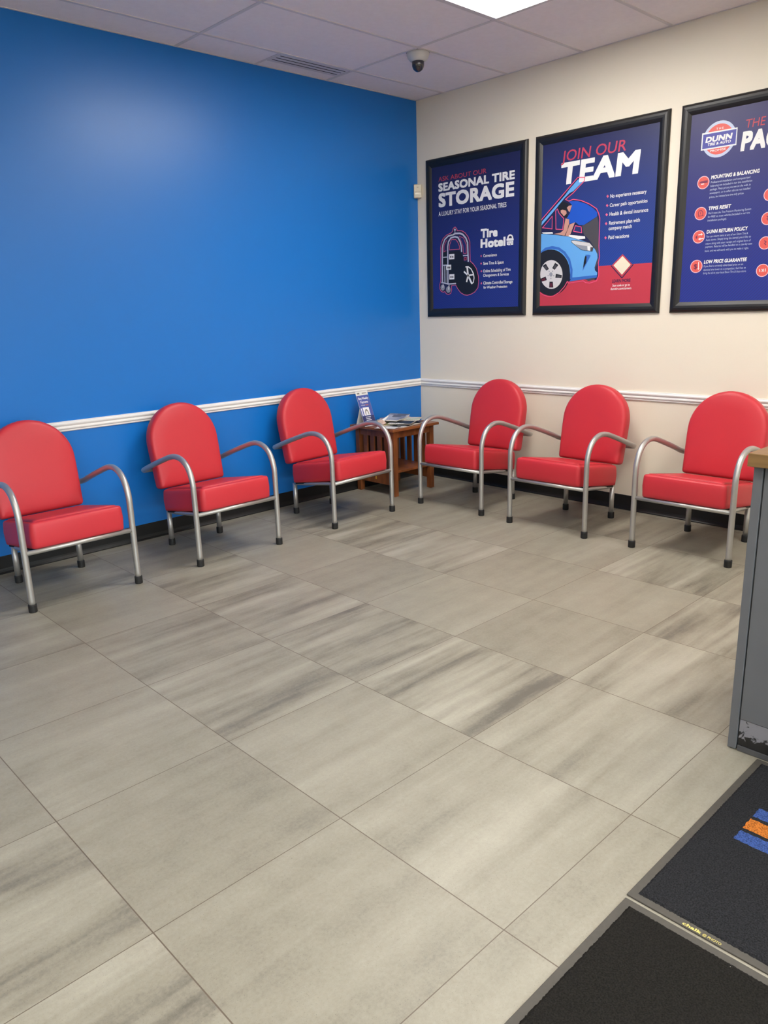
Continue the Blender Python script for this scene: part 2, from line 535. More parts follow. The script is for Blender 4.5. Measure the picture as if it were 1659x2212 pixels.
# ------------------------------------------------------------------ poster artwork, metres on each poster (u right, v up)
ART_1 = [
  ["bullet:0","p","pink",3,[[0.5759,0.4591],[0.5839,0.4676],[0.592,0.4581],[0.584,0.4497]]],
  ["bullet:1","p","pink",3,[[0.5761,0.4023],[0.5842,0.4108],[0.5922,0.4013],[0.5842,0.3928]]],
  ["bullet:2","p","pink",3,[[0.5788,0.3444],[0.5868,0.353],[0.5949,0.3436],[0.5869,0.3349]]],
  ["bullet:3","p","pink",3,[[0.5791,0.2524],[0.5872,0.2612],[0.5953,0.2518],[0.5873,0.243]]],
  ["building_emblem","p","white",3,[[0.8364,0.5685],[0.8409,0.585],[0.8534,0.596],[0.8691,0.5971],[0.8849,0.5898],[0.893,0.5784],[0.8948,0.5651]]],
  ["building_emblem","p","navy",4,[[0.8507,0.5698],[0.8552,0.5827],[0.8662,0.5866],[0.8788,0.5819],[0.8822,0.5685]]],
  ["building_emblem","p","white",3,[[0.8301,0.5642],[0.8348,0.5686],[0.8963,0.5673],[0.8996,0.5563],[0.8966,0.5505],[0.8319,0.552]]],
  ["building_emblem","p","white",3,[[0.8336,0.5482],[0.8447,0.5481],[0.8482,0.5205],[0.8355,0.5238]]],
  ["building_emblem","p","white",3,[[0.8478,0.5495],[0.895,0.5483],[0.894,0.5207],[0.8499,0.5191]]],
  ["building_emblem","p","navy",4,[[0.8593,0.5445],[0.865,0.5443],[0.865,0.5393],[0.8593,0.5395]]],
  ["building_emblem","p","navy",4,[[0.8735,0.5444],[0.8791,0.5442],[0.8792,0.5391],[0.8735,0.5393]]],
  ["building_emblem","p","navy",4,[[0.8531,0.5353],[0.8588,0.5352],[0.8589,0.5301],[0.8532,0.5303]]],
  ["building_emblem","p","navy",4,[[0.8815,0.5356],[0.8871,0.5354],[0.8872,0.5304],[0.8815,0.5305]]],
  ["building_emblem","p","navy",4,[[0.8639,0.5302],[0.8749,0.5301],[0.8751,0.5226],[0.864,0.5224]]],
  ["luggage_cart_picture","l","pink",4,0.0049,[[0.3148,0.6992],[0.2926,0.6882],[0.2884,0.6685],[0.2681,0.6559],[0.2231,0.6451],[0.1857,0.622],[0.1646,0.5914],[0.1549,0.551],[0.1541,0.2889],[0.141,0.2593],[0.1405,0.229],[0.1593,0.2041],[0.1845,0.1972],[0.1993,0.2028],[0.2137,0.1842],[0.2387,0.1774],[0.2636,0.1856],[0.2742,0.2122],[0.2704,0.2451],[0.3176,0.2507],[0.3377,0.2218],[0.3699,0.188],[0.4101,0.169],[0.442,0.165],[0.4816,0.1726],[0.5209,0.1888],[0.5519,0.2196],[0.5595,0.2598],[0.5575,0.3059],[0.5361,0.3672],[0.5051,0.4033],[0.472,0.4282],[0.4682,0.5739],[0.4507,0.6122],[0.4195,0.6459],[0.3842,0.6646],[0.3366,0.6687],[0.3327,0.6819],[0.3148,0.6992]]],
  ["luggage_cart_picture","p","navy",1,[[0.3148,0.6992],[0.2926,0.6882],[0.2884,0.6685],[0.2681,0.6559],[0.2231,0.6451],[0.1857,0.622],[0.1646,0.5914],[0.1549,0.551],[0.1541,0.2889],[0.141,0.2593],[0.1405,0.229],[0.1593,0.2041],[0.1845,0.1972],[0.1993,0.2028],[0.2137,0.1842],[0.2387,0.1774],[0.2636,0.1856],[0.2742,0.2122],[0.2704,0.2451],[0.3176,0.2507],[0.3377,0.2218],[0.3699,0.188],[0.4101,0.169],[0.442,0.165],[0.4816,0.1726],[0.5209,0.1888],[0.5519,0.2196],[0.5595,0.2598],[0.5575,0.3059],[0.5361,0.3672],[0.5051,0.4033],[0.472,0.4282],[0.4682,0.5739],[0.4507,0.6122],[0.4195,0.6459],[0.3842,0.6646],[0.3366,0.6687],[0.3327,0.6819]]],
  ["luggage_cart_picture","p","print_blue",2,[[0.2526,0.5279],[0.3597,0.5262],[0.3598,0.5478],[0.34,0.5838],[0.3201,0.6026],[0.2757,0.6061],[0.255,0.5671]]],
  ["luggage_cart_picture","l","pink",3,0.005,[[0.2526,0.5279],[0.3597,0.5262],[0.3598,0.5478],[0.34,0.5838],[0.3201,0.6026],[0.2757,0.6061],[0.255,0.5671],[0.2526,0.5279]]],
  ["luggage_cart_picture","p","print_blue",2,[[0.3582,0.6254],[0.4037,0.6074],[0.431,0.554],[0.4309,0.4882],[0.4032,0.49],[0.3956,0.5509]]],
  ["luggage_cart_picture","l","pink",3,0.004,[[0.3582,0.6254],[0.4037,0.6074],[0.431,0.554],[0.4309,0.4882],[0.4032,0.49],[0.3956,0.5509],[0.3582,0.6254]]],
  ["luggage_cart_picture","l","pink",3,0.0041,[[0.2226,0.6045],[0.1933,0.5658],[0.1906,0.5161],[0.2155,0.5246]]],
  ["luggage_cart_picture","p","black",2,[[0.2463,0.5152],[0.3636,0.5158],[0.3952,0.4704],[0.403,0.4295],[0.4504,0.4208],[0.5012,0.4006],[0.5361,0.3643],[0.5517,0.3061],[0.5537,0.26],[0.5442,0.2228],[0.517,0.1948],[0.4777,0.1786],[0.442,0.1724],[0.4061,0.178],[0.366,0.2],[0.3378,0.2277],[0.3217,0.255],[0.2437,0.2611]]],
  ["luggage_cart_picture","p","black",2,[[0.1843,0.5136],[0.2258,0.5195],[0.2231,0.2739],[0.1813,0.2787]]],
  ["luggage_cart_picture","p","maroon",3,[[0.4091,0.458],[0.4328,0.4579],[0.4327,0.4392],[0.409,0.4392]]],
  ["luggage_cart_picture","l","pink",4,0.0035,[[0.4091,0.458],[0.4328,0.4579],[0.4327,0.4392],[0.409,0.4392],[0.4091,0.458]]],
  ["luggage_cart_picture","l","lightgrey",5,0.012,[[0.172,0.2761],[0.1743,0.5437],[0.181,0.5726],[0.2021,0.6119],[0.2394,0.6351],[0.2922,0.6409]]],
  ["luggage_cart_picture","l","lightgrey",5,0.012,[[0.2333,0.2616],[0.2344,0.554],[0.243,0.5913],[0.2677,0.6183],[0.3122,0.6248],[0.3442,0.6165],[0.3679,0.5817],[0.3797,0.5463],[0.3827,0.503]]],
  ["luggage_cart_picture","l","lightgrey",5,0.0127,[[0.2841,0.6387],[0.3164,0.6489],[0.3643,0.6463],[0.3959,0.6351],[0.4272,0.6056],[0.4448,0.5701],[0.4524,0.4236]]],
  ["luggage_cart_picture","p","lightgrey",5,[[0.3222,0.6771],[0.3212,0.6734],[0.3186,0.6707],[0.3147,0.6693],[0.3104,0.6697],[0.3066,0.6717],[0.3039,0.6749],[0.303,0.6787],[0.304,0.6824],[0.3067,0.6851],[0.3105,0.6865],[0.3148,0.6861],[0.3187,0.6841],[0.3213,0.6809]]],
  ["luggage_cart_picture","l","lightgrey",5,0.0063,[[0.3126,0.675],[0.3124,0.6464]]],
  ["luggage_cart_picture","l","lightgrey",5,0.0083,[[0.1838,0.4738],[0.2253,0.4741]]],
  ["luggage_cart_picture","l","lightgrey",5,0.0081,[[0.3972,0.4737],[0.4446,0.4729]]],
  ["luggage_cart_picture","l","lightgrey",5,0.0102,[[0.1603,0.2766],[0.2395,0.2613],[0.3217,0.2624]]],
  ["luggage_cart_picture","l","lightgrey",5,0.0053,[[0.1955,0.4064],[0.1939,0.2752]]],
  ["luggage_cart_picture","l","lightgrey",5,0.0053,[[0.2142,0.4054],[0.2114,0.2744]]],
  ["luggage_cart_picture","l","lightgrey",5,0.0089,[[0.183,0.4116],[0.2246,0.4107]]],
  ["luggage_cart_picture","p","white",6,[[0.2494,0.4945],[0.3052,0.4931],[0.3048,0.4523],[0.2489,0.4535]]],
  ["luggage_cart_picture","p","black",7,[[0.2619,0.4805],[0.2733,0.4803],[0.2732,0.4651],[0.2618,0.4653]]],
  ["luggage_cart_picture","p","black",7,[[0.2839,0.4791],[0.2953,0.4789],[0.2952,0.4637],[0.2838,0.4639]]],
  ["luggage_cart_picture","p","white",6,[[0.2184,0.4125],[0.2707,0.4119],[0.2703,0.3736],[0.218,0.374]]],
  ["luggage_cart_picture","p","black",7,[[0.2311,0.3985],[0.2426,0.3984],[0.2425,0.3831],[0.2309,0.3831]]],
  ["luggage_cart_picture","p","black",7,[[0.2492,0.3975],[0.2607,0.3974],[0.2606,0.3821],[0.249,0.3821]]],
  ["luggage_cart_picture","p","white",6,[[0.2498,0.3368],[0.3039,0.3365],[0.3036,0.296],[0.2494,0.2961]]],
  ["luggage_cart_picture","p","black",7,[[0.2625,0.3228],[0.274,0.3229],[0.2738,0.3074],[0.2623,0.3074]]],
  ["luggage_cart_picture","p","black",7,[[0.2826,0.3218],[0.294,0.3219],[0.2939,0.3065],[0.2824,0.3065]]],
  ["luggage_cart_picture","p","grey",5,[[0.198,0.2344],[0.1973,0.2291],[0.1955,0.2241],[0.1927,0.2196],[0.1889,0.2159],[0.1844,0.2132],[0.1794,0.2116],[0.1741,0.2112],[0.1689,0.212],[0.1639,0.2139],[0.1595,0.217],[0.1558,0.221],[0.153,0.2256],[0.1513,0.2308],[0.1508,0.2362],[0.1515,0.2416],[0.1533,0.2466],[0.1562,0.2511],[0.16,0.2548],[0.1645,0.2575],[0.1695,0.259],[0.1748,0.2594],[0.18,0.2586],[0.1849,0.2566],[0.1894,0.2536],[0.193,0.2496],[0.1958,0.245],[0.1974,0.2398]]],
  ["luggage_cart_picture","p","grey",5,[[0.2619,0.2162],[0.2612,0.2105],[0.2593,0.2051],[0.2563,0.2003],[0.2523,0.1964],[0.2476,0.1935],[0.2423,0.1917],[0.2367,0.1913],[0.2312,0.1921],[0.2259,0.1942],[0.2212,0.1974],[0.2173,0.2017],[0.2143,0.2067],[0.2126,0.2122],[0.212,0.218],[0.2127,0.2237],[0.2146,0.2291],[0.2176,0.2339],[0.2216,0.2378],[0.2264,0.2407],[0.2317,0.2424],[0.2373,0.2428],[0.2428,0.242],[0.248,0.2399],[0.2527,0.2366],[0.2566,0.2324],[0.2595,0.2274],[0.2613,0.2219]]],
  ["luggage_cart_picture","l","white",6,0.0078,[[0.1811,0.2607],[0.1765,0.2337]]],
  ["luggage_cart_picture","l","white",6,0.0084,[[0.2457,0.2521],[0.2411,0.2163]]],
  ["luggage_cart_picture","l","white",5,0.0087,[[0.4227,0.3863],[0.4503,0.3863],[0.4817,0.3672],[0.5051,0.3314],[0.5129,0.2964],[0.5052,0.2649],[0.4876,0.2512]]],
  ["luggage_cart_picture","l","white",6,0.016,[[0.4502,0.3182],[0.4405,0.3868]]],
  ["luggage_cart_picture","l","white",6,0.0122,[[0.4502,0.3182],[0.4067,0.3509]]],
  ["luggage_cart_picture","l","white",6,0.014,[[0.4502,0.3182],[0.4343,0.268]]],
  ["luggage_cart_picture","l","white",6,0.016,[[0.4502,0.3182],[0.4895,0.254]]],
  ["luggage_cart_picture","l","white",6,0.0122,[[0.4502,0.3182],[0.509,0.3226]]]
]
TXT_1 = [
  ["ASK ABOUT OUR", "red", 0.1391, 1.0591, 0.4954, 0.0328, 0.0, 0, 3],
  ["SEASONAL TIRE", "white", 0.138, 0.9859, 0.7635, 0.0617, 0.045, 0, 3],
  ["STORAGE", "white", 0.1388, 0.8688, 0.7596, 0.1044, 0.042, 0, 3],
  ["A LUXURY STAY FOR YOUR SEASONAL TIRES", "white", 0.1377, 0.7966, 0.6894, 0.0335, 0.008, 0, 3],
  ["Tire", "white", 0.5802, 0.5968, 0.1646, 0.0665, 0.055, 0, 3],
  ["Hotel", "white", 0.5781, 0.522, 0.2439, 0.0663, 0.055, 0, 3],
  ["Convenience", "white", 0.6064, 0.4487, 0.1338, 0.0226, 0.012, 0, 3],
  ["Save Time & Space", "white", 0.6067, 0.3905, 0.1996, 0.0227, 0.012, 0, 3],
  ["Online Scheduling of Tire", "white", 0.6054, 0.3333, 0.2678, 0.0222, 0.012, 0, 3],
  ["Changeovers & Services", "white", 0.6056, 0.3008, 0.2515, 0.0217, 0.012, 0, 3],
  ["Climate-Controlled Storage", "white", 0.6075, 0.2423, 0.2846, 0.023, 0.012, 0, 3],
  ["for Weather Protection", "white", 0.6092, 0.2104, 0.234, 0.02, 0.012, 0, 3]
]
ART_2 = [
  ["bullet:0","p","pink",3,[[0.5888,0.7738],[0.598,0.7833],[0.6082,0.7716],[0.5991,0.762]]],
  ["bullet:1","p","pink",3,[[0.588,0.7152],[0.5972,0.7248],[0.6075,0.7131],[0.5983,0.7034]]],
  ["bullet:2","p","pink",3,[[0.5872,0.6568],[0.5964,0.6666],[0.6067,0.6549],[0.5975,0.6451]]],
  ["bullet:3","p","pink",3,[[0.5863,0.5994],[0.5956,0.6093],[0.6059,0.5976],[0.5967,0.5876]]],
  ["bullet:4","p","pink",3,[[0.5864,0.5077],[0.5957,0.5178],[0.6061,0.5061],[0.5968,0.496]]],
  ["red_field","p","fieldred",1,[[0.05,0.052],[0.9641,0.0559],[0.9628,0.3229],[0.5656,0.3243],[0.05,0.326]]],
  ["diamond_emblem","p","red",4,[[0.6531,0.3232],[0.731,0.392],[0.8079,0.3188],[0.734,0.2449]]],
  ["diamond_emblem","p","cream",5,[[0.6665,0.3224],[0.7317,0.3795],[0.7949,0.3196],[0.7333,0.2575]]],
  ["diamond_emblem","l","navy",4,0.0065,[[0.6479,0.3216],[0.7345,0.2365],[0.8149,0.3216]]],
  ["mechanic_and_car_picture","p","navy",2,[[0.0613,0.6696],[0.3611,0.9186],[0.4148,0.9117],[0.411,0.8934],[0.327,0.8278],[0.2662,0.7905],[0.2934,0.772],[0.3289,0.7796],[0.3956,0.7646],[0.4618,0.7345],[0.5138,0.6987],[0.531,0.6705],[0.5393,0.6395],[0.5413,0.456],[0.5492,0.3393],[0.5506,0.2611],[0.5358,0.2323],[0.4367,0.2427],[0.3114,0.2321],[0.0697,0.3672]]],
  ["mechanic_and_car_picture","p","skyblue",3,[[0.0692,0.6608],[0.1892,0.76],[0.2604,0.8183],[0.2974,0.8562],[0.3615,0.9091],[0.4086,0.8956],[0.3267,0.8374],[0.2984,0.8293],[0.2562,0.7994],[0.1513,0.7048],[0.0648,0.633]]],
  ["mechanic_and_car_picture","l","hotpink",9,0.0057,[[0.0613,0.6696],[0.3609,0.9224],[0.417,0.9151],[0.4133,0.8931],[0.3271,0.8259],[0.2662,0.7905],[0.2933,0.7759],[0.3288,0.7835],[0.3954,0.7684],[0.4617,0.7383],[0.5182,0.7021],[0.5356,0.6701],[0.5462,0.6388],[0.5482,0.4555],[0.5561,0.3854],[0.5488,0.3471],[0.5552,0.2608],[0.5407,0.2261],[0.4853,0.2127],[0.452,0.2181],[0.4324,0.2309],[0.3119,0.2199],[0.3015,0.2325],[0.2781,0.1968],[0.2345,0.1573],[0.1847,0.134],[0.1438,0.1311],[0.0967,0.1451],[0.0649,0.163]]],
  ["mechanic_and_car_picture","p","print_blue2",3,[[0.0755,0.6179],[0.1568,0.6884],[0.1585,0.6026]]],
  ["mechanic_and_car_picture","l","hotpink",4,0.0053,[[0.0755,0.6179],[0.1568,0.6884],[0.1585,0.6026],[0.0755,0.6179]]],
  ["mechanic_and_car_picture","p","print_blue2",3,[[0.1855,0.723],[0.1999,0.7333],[0.2158,0.7022],[0.2563,0.6629],[0.2491,0.5907],[0.1921,0.5976]]],
  ["mechanic_and_car_picture","l","hotpink",4,0.0051,[[0.1855,0.723],[0.1999,0.7333],[0.2158,0.7022],[0.2563,0.6629],[0.2491,0.5907],[0.1921,0.5976],[0.1855,0.723]]],
  ["mechanic_and_car_picture","p","print_blue2",3,[[0.3525,0.607],[0.4004,0.5949],[0.4068,0.5556],[0.3396,0.571]]],
  ["mechanic_and_car_picture","l","hotpink",4,0.0051,[[0.3525,0.607],[0.4004,0.5949],[0.4068,0.5556],[0.3396,0.571],[0.3525,0.607]]],
  ["mechanic_and_car_picture","p","darkgrey",4,[[0.5251,0.6522],[0.5372,0.6093],[0.5443,0.4403],[0.5442,0.3474],[0.5233,0.3017],[0.5167,0.4423],[0.4724,0.4998],[0.4238,0.5425],[0.4071,0.6021],[0.4579,0.6167]]],
  ["mechanic_and_car_picture","p","shirt",5,[[0.2908,0.7762],[0.3673,0.7677],[0.4385,0.7408],[0.4905,0.7087],[0.5238,0.6788],[0.5251,0.6522],[0.4211,0.6047],[0.3833,0.6081],[0.3539,0.6302],[0.3063,0.6229],[0.2978,0.655],[0.2806,0.6645],[0.3036,0.6934],[0.3207,0.7459]]],
  ["mechanic_and_car_picture","p","skin",6,[[0.2709,0.6635],[0.3003,0.6548],[0.3016,0.6194],[0.2884,0.5853],[0.2678,0.5475],[0.1757,0.5671],[0.2302,0.5705],[0.2543,0.5843]]],
  ["mechanic_and_car_picture","p","skin",6,[[0.3064,0.619],[0.3491,0.6307],[0.3161,0.5554],[0.2997,0.5429],[0.2728,0.5451],[0.2975,0.6002]]],
  ["mechanic_and_car_picture","l","black",7,0.0028,[[0.2992,0.6197],[0.2885,0.5813],[0.2678,0.5475]]],
  ["mechanic_and_car_picture","p","black",6,[[0.2423,0.7815],[0.2866,0.7612],[0.296,0.7408],[0.2788,0.7115],[0.29,0.6714],[0.2657,0.6718],[0.2409,0.684],[0.2202,0.7175],[0.2088,0.7344],[0.2089,0.7579]]],
  ["mechanic_and_car_picture","p","skin",7,[[0.2274,0.7207],[0.2443,0.7248],[0.2739,0.7139],[0.2794,0.6958],[0.2557,0.6786],[0.2455,0.6914],[0.2304,0.7047]]],
  ["mechanic_and_car_picture","p","skin",7,[[0.279,0.7329],[0.2944,0.7448],[0.3207,0.7459],[0.3033,0.7012],[0.2933,0.71]]],
  ["mechanic_and_car_picture","p","white",4,[[0.0713,0.5859],[0.1627,0.581],[0.1681,0.5697],[0.0844,0.5747]]],
  ["mechanic_and_car_picture","p","white",4,[[0.2994,0.5509],[0.4337,0.53],[0.4367,0.5143],[0.3777,0.5131],[0.29,0.5418]]],
  ["mechanic_and_car_picture","p","skyblue",5,[[0.0586,0.5789],[0.1809,0.5615],[0.29,0.5418],[0.3777,0.5131],[0.4731,0.4843],[0.5169,0.4384],[0.5368,0.4061],[0.5404,0.3787],[0.5202,0.3175],[0.5235,0.2977],[0.5428,0.281],[0.5414,0.2615],[0.3309,0.2353],[0.3181,0.3126],[0.2607,0.4044],[0.1843,0.4579],[0.0625,0.4377]]],
  ["mechanic_and_car_picture","l","black",6,0.0024,[[0.0664,0.5783],[0.1809,0.5615],[0.29,0.5418],[0.3777,0.5131]]],
  ["mechanic_and_car_picture","l","midblue",6,0.0182,[[0.0521,0.4384],[0.1079,0.4694],[0.1636,0.4755],[0.219,0.4635],[0.2696,0.4319],[0.3106,0.3812],[0.3328,0.3118],[0.3329,0.2473]]],
  ["mechanic_and_car_picture","p","midblue",6,[[0.3398,0.2571],[0.5426,0.2654],[0.5397,0.2478],[0.4462,0.2414],[0.3188,0.2318]]],
  ["mechanic_and_car_picture","p","darkgrey",5,[[0.4462,0.2414],[0.5372,0.2519],[0.5125,0.2333],[0.4753,0.227]]],
  ["mechanic_and_car_picture","p","tire",7,[[0.3214,0.2923],[0.3204,0.2674],[0.3154,0.2432],[0.3067,0.2204],[0.2943,0.1994],[0.2786,0.1807],[0.2599,0.1649],[0.2385,0.1522],[0.2151,0.1432],[0.1901,0.138],[0.1641,0.1367],[0.1379,0.1396],[0.1121,0.1464],[0.0872,0.1572],[0.0641,0.1716],[0.05,0.1893],[0.05,0.2098],[0.05,0.2327],[0.05,0.2573],[0.05,0.283],[0.05,0.3091],[0.05,0.3349],[0.05,0.3598],[0.05,0.3831],[0.05,0.4042],[0.05,0.4226],[0.0568,0.4379],[0.079,0.4497],[0.1029,0.4577],[0.1281,0.4619],[0.1539,0.462],[0.1796,0.4583],[0.2047,0.4507],[0.2286,0.4395],[0.2506,0.425],[0.2704,0.4075],[0.2874,0.3875],[0.3013,0.3655],[0.3117,0.3419],[0.3184,0.3173]]],
  ["mechanic_and_car_picture","p","lightgrey2",8,[[0.2591,0.2824],[0.2583,0.2651],[0.2547,0.2484],[0.2482,0.2328],[0.2392,0.2188],[0.2279,0.2068],[0.2145,0.1972],[0.1996,0.1903],[0.1835,0.1863],[0.1667,0.1853],[0.1497,0.1875],[0.1331,0.1927],[0.1174,0.2009],[0.1031,0.2117],[0.0905,0.2249],[0.0802,0.24],[0.0725,0.2565],[0.0675,0.274],[0.0655,0.2919],[0.0665,0.3096],[0.0705,0.3266],[0.0773,0.3424],[0.0868,0.3563],[0.0985,0.3682],[0.1122,0.3775],[0.1274,0.384],[0.1436,0.3875],[0.1603,0.388],[0.177,0.3855],[0.1933,0.38],[0.2087,0.3717],[0.2226,0.3609],[0.2347,0.3479],[0.2447,0.3331],[0.2522,0.3169],[0.2571,0.2999]]],
  ["mechanic_and_car_picture","p","black",9,[[0.0843,0.3511],[0.1126,0.3656],[0.1409,0.3271],[0.1194,0.3159]]],
  ["mechanic_and_car_picture","p","darkgrey",10,[[0.0958,0.3444],[0.1133,0.3533],[0.1309,0.3295],[0.1176,0.3226]]],
  ["mechanic_and_car_picture","p","black",9,[[0.1932,0.367],[0.2223,0.3502],[0.1916,0.3182],[0.1691,0.331]]],
  ["mechanic_and_car_picture","p","darkgrey",10,[[0.1936,0.3549],[0.2117,0.3445],[0.1926,0.3246],[0.1787,0.3326]]],
  ["mechanic_and_car_picture","p","black",9,[[0.1986,0.2623],[0.2025,0.2897],[0.2539,0.278],[0.251,0.2572]]],
  ["mechanic_and_car_picture","p","darkgrey",10,[[0.2094,0.2634],[0.2117,0.2804],[0.2436,0.2732],[0.2418,0.2602]]],
  ["mechanic_and_car_picture","p","black",9,[[0.1492,0.237],[0.1778,0.2358],[0.1832,0.1942],[0.1464,0.1956]]],
  ["mechanic_and_car_picture","p","maroon",10,[[0.155,0.2264],[0.1727,0.2257],[0.1761,0.1999],[0.1533,0.2008]]],
  ["mechanic_and_car_picture","p","black",9,[[0.1133,0.2758],[0.126,0.2487],[0.0743,0.2393],[0.0644,0.2601]]],
  ["mechanic_and_car_picture","p","maroon",10,[[0.1063,0.2658],[0.1142,0.249],[0.0821,0.2432],[0.076,0.2561]]],
  ["mechanic_and_car_picture","p","grey",9,[[0.1737,0.2866],[0.1728,0.2807],[0.1698,0.2758],[0.1653,0.2726],[0.1599,0.2716],[0.1544,0.2731],[0.1496,0.2767],[0.1464,0.282],[0.1451,0.288],[0.146,0.294],[0.1489,0.2989],[0.1535,0.3021],[0.1589,0.303],[0.1644,0.3015],[0.1691,0.2979],[0.1724,0.2927]]],
  ["mechanic_and_car_picture","p","grey",9,[[0.1649,0.2599],[0.1636,0.2564],[0.1604,0.2551],[0.1571,0.2567],[0.1557,0.2603],[0.1569,0.2637],[0.1601,0.265],[0.1634,0.2634]]],
  ["mechanic_and_car_picture","p","grey",9,[[0.14,0.2799],[0.1387,0.2764],[0.1355,0.2751],[0.1322,0.2767],[0.1307,0.2803],[0.132,0.2837],[0.1352,0.285],[0.1385,0.2834]]],
  ["mechanic_and_car_picture","p","grey",9,[[0.1483,0.3098],[0.1471,0.3064],[0.1439,0.3051],[0.1406,0.3068],[0.1391,0.3103],[0.1403,0.3137],[0.1436,0.315],[0.1469,0.3134]]],
  ["mechanic_and_car_picture","p","grey",9,[[0.1782,0.3083],[0.177,0.3049],[0.1738,0.3036],[0.1705,0.3052],[0.1691,0.3088],[0.1703,0.3122],[0.1735,0.3135],[0.1768,0.3118]]],
  ["mechanic_and_car_picture","p","grey",9,[[0.1884,0.2775],[0.1872,0.2741],[0.184,0.2728],[0.1807,0.2744],[0.1793,0.278],[0.1805,0.2814],[0.1837,0.2827],[0.187,0.2811]]],
  ["mechanic_and_car_picture","p","lightgrey2",6,[[0.3251,0.5093],[0.3492,0.5094],[0.3877,0.5017],[0.4731,0.4843],[0.5047,0.4528],[0.4967,0.4251],[0.4092,0.4413],[0.3255,0.4994]]],
  ["mechanic_and_car_picture","l","black",8,0.0032,[[0.3251,0.5093],[0.3492,0.5094],[0.3877,0.5017],[0.4731,0.4843],[0.5047,0.4528],[0.4967,0.4251],[0.4092,0.4413],[0.3255,0.4994],[0.3251,0.5093]]],
  ["mechanic_and_car_picture","p","grey",7,[[0.355,0.4834],[0.4554,0.4623],[0.459,0.4347],[0.4092,0.4429]]],
  ["mechanic_and_car_picture","p","white",8,[[0.4564,0.4622],[0.4789,0.4586],[0.4777,0.4326],[0.4603,0.4354]]],
  ["mechanic_and_car_picture","p","darkgrey",7,[[0.4814,0.4545],[0.5047,0.4528],[0.4966,0.4262],[0.4812,0.4293]]],
  ["mechanic_and_car_picture","p","midblue",6,[[0.4438,0.4064],[0.472,0.4045],[0.4854,0.3978],[0.4248,0.297],[0.4319,0.354]]],
  ["mechanic_and_car_picture","p","black",7,[[0.4404,0.3968],[0.4537,0.3951],[0.4518,0.3528],[0.4288,0.3166],[0.4317,0.358]]]
]
TXT_2 = [
  ["JOIN OUR", "pinkred", 0.2199, 1.041, 0.4998, 0.0685, 0.006, 0.12, 3],
  ["TEAM", "white", 0.2234, 0.8954, 0.6029, 0.1441, 0.042, 0.08, 3],
  ["No experience necessary", "white", 0.6191, 0.7596, 0.2627, 0.0237, 0.012, 0, 3],
  ["Career path opportunities", "white", 0.6184, 0.7025, 0.2739, 0.0226, 0.012, 0, 3],
  ["Health & dental insurance", "white", 0.6192, 0.6452, 0.2815, 0.024, 0.012, 0, 3],
  ["Retirement plan with", "white", 0.6183, 0.5883, 0.2268, 0.0235, 0.012, 0, 3],
  ["company match", "white", 0.6171, 0.5544, 0.1719, 0.0235, 0.012, 0, 3],
  ["Paid vacations", "white", 0.6178, 0.4961, 0.1546, 0.0237, 0.012, 0, 3],
  ["LEARN MORE", "navy", 0.6613, 0.2089, 0.1385, 0.0215, 0.02, 0, 3],
  ["Scan code or go to", "white", 0.6657, 0.1827, 0.1305, 0.0157, 0.01, 0, 3],
  ["dunntire.com/careers", "white", 0.6525, 0.1601, 0.156, 0.0158, 0.01, 0, 3]
]
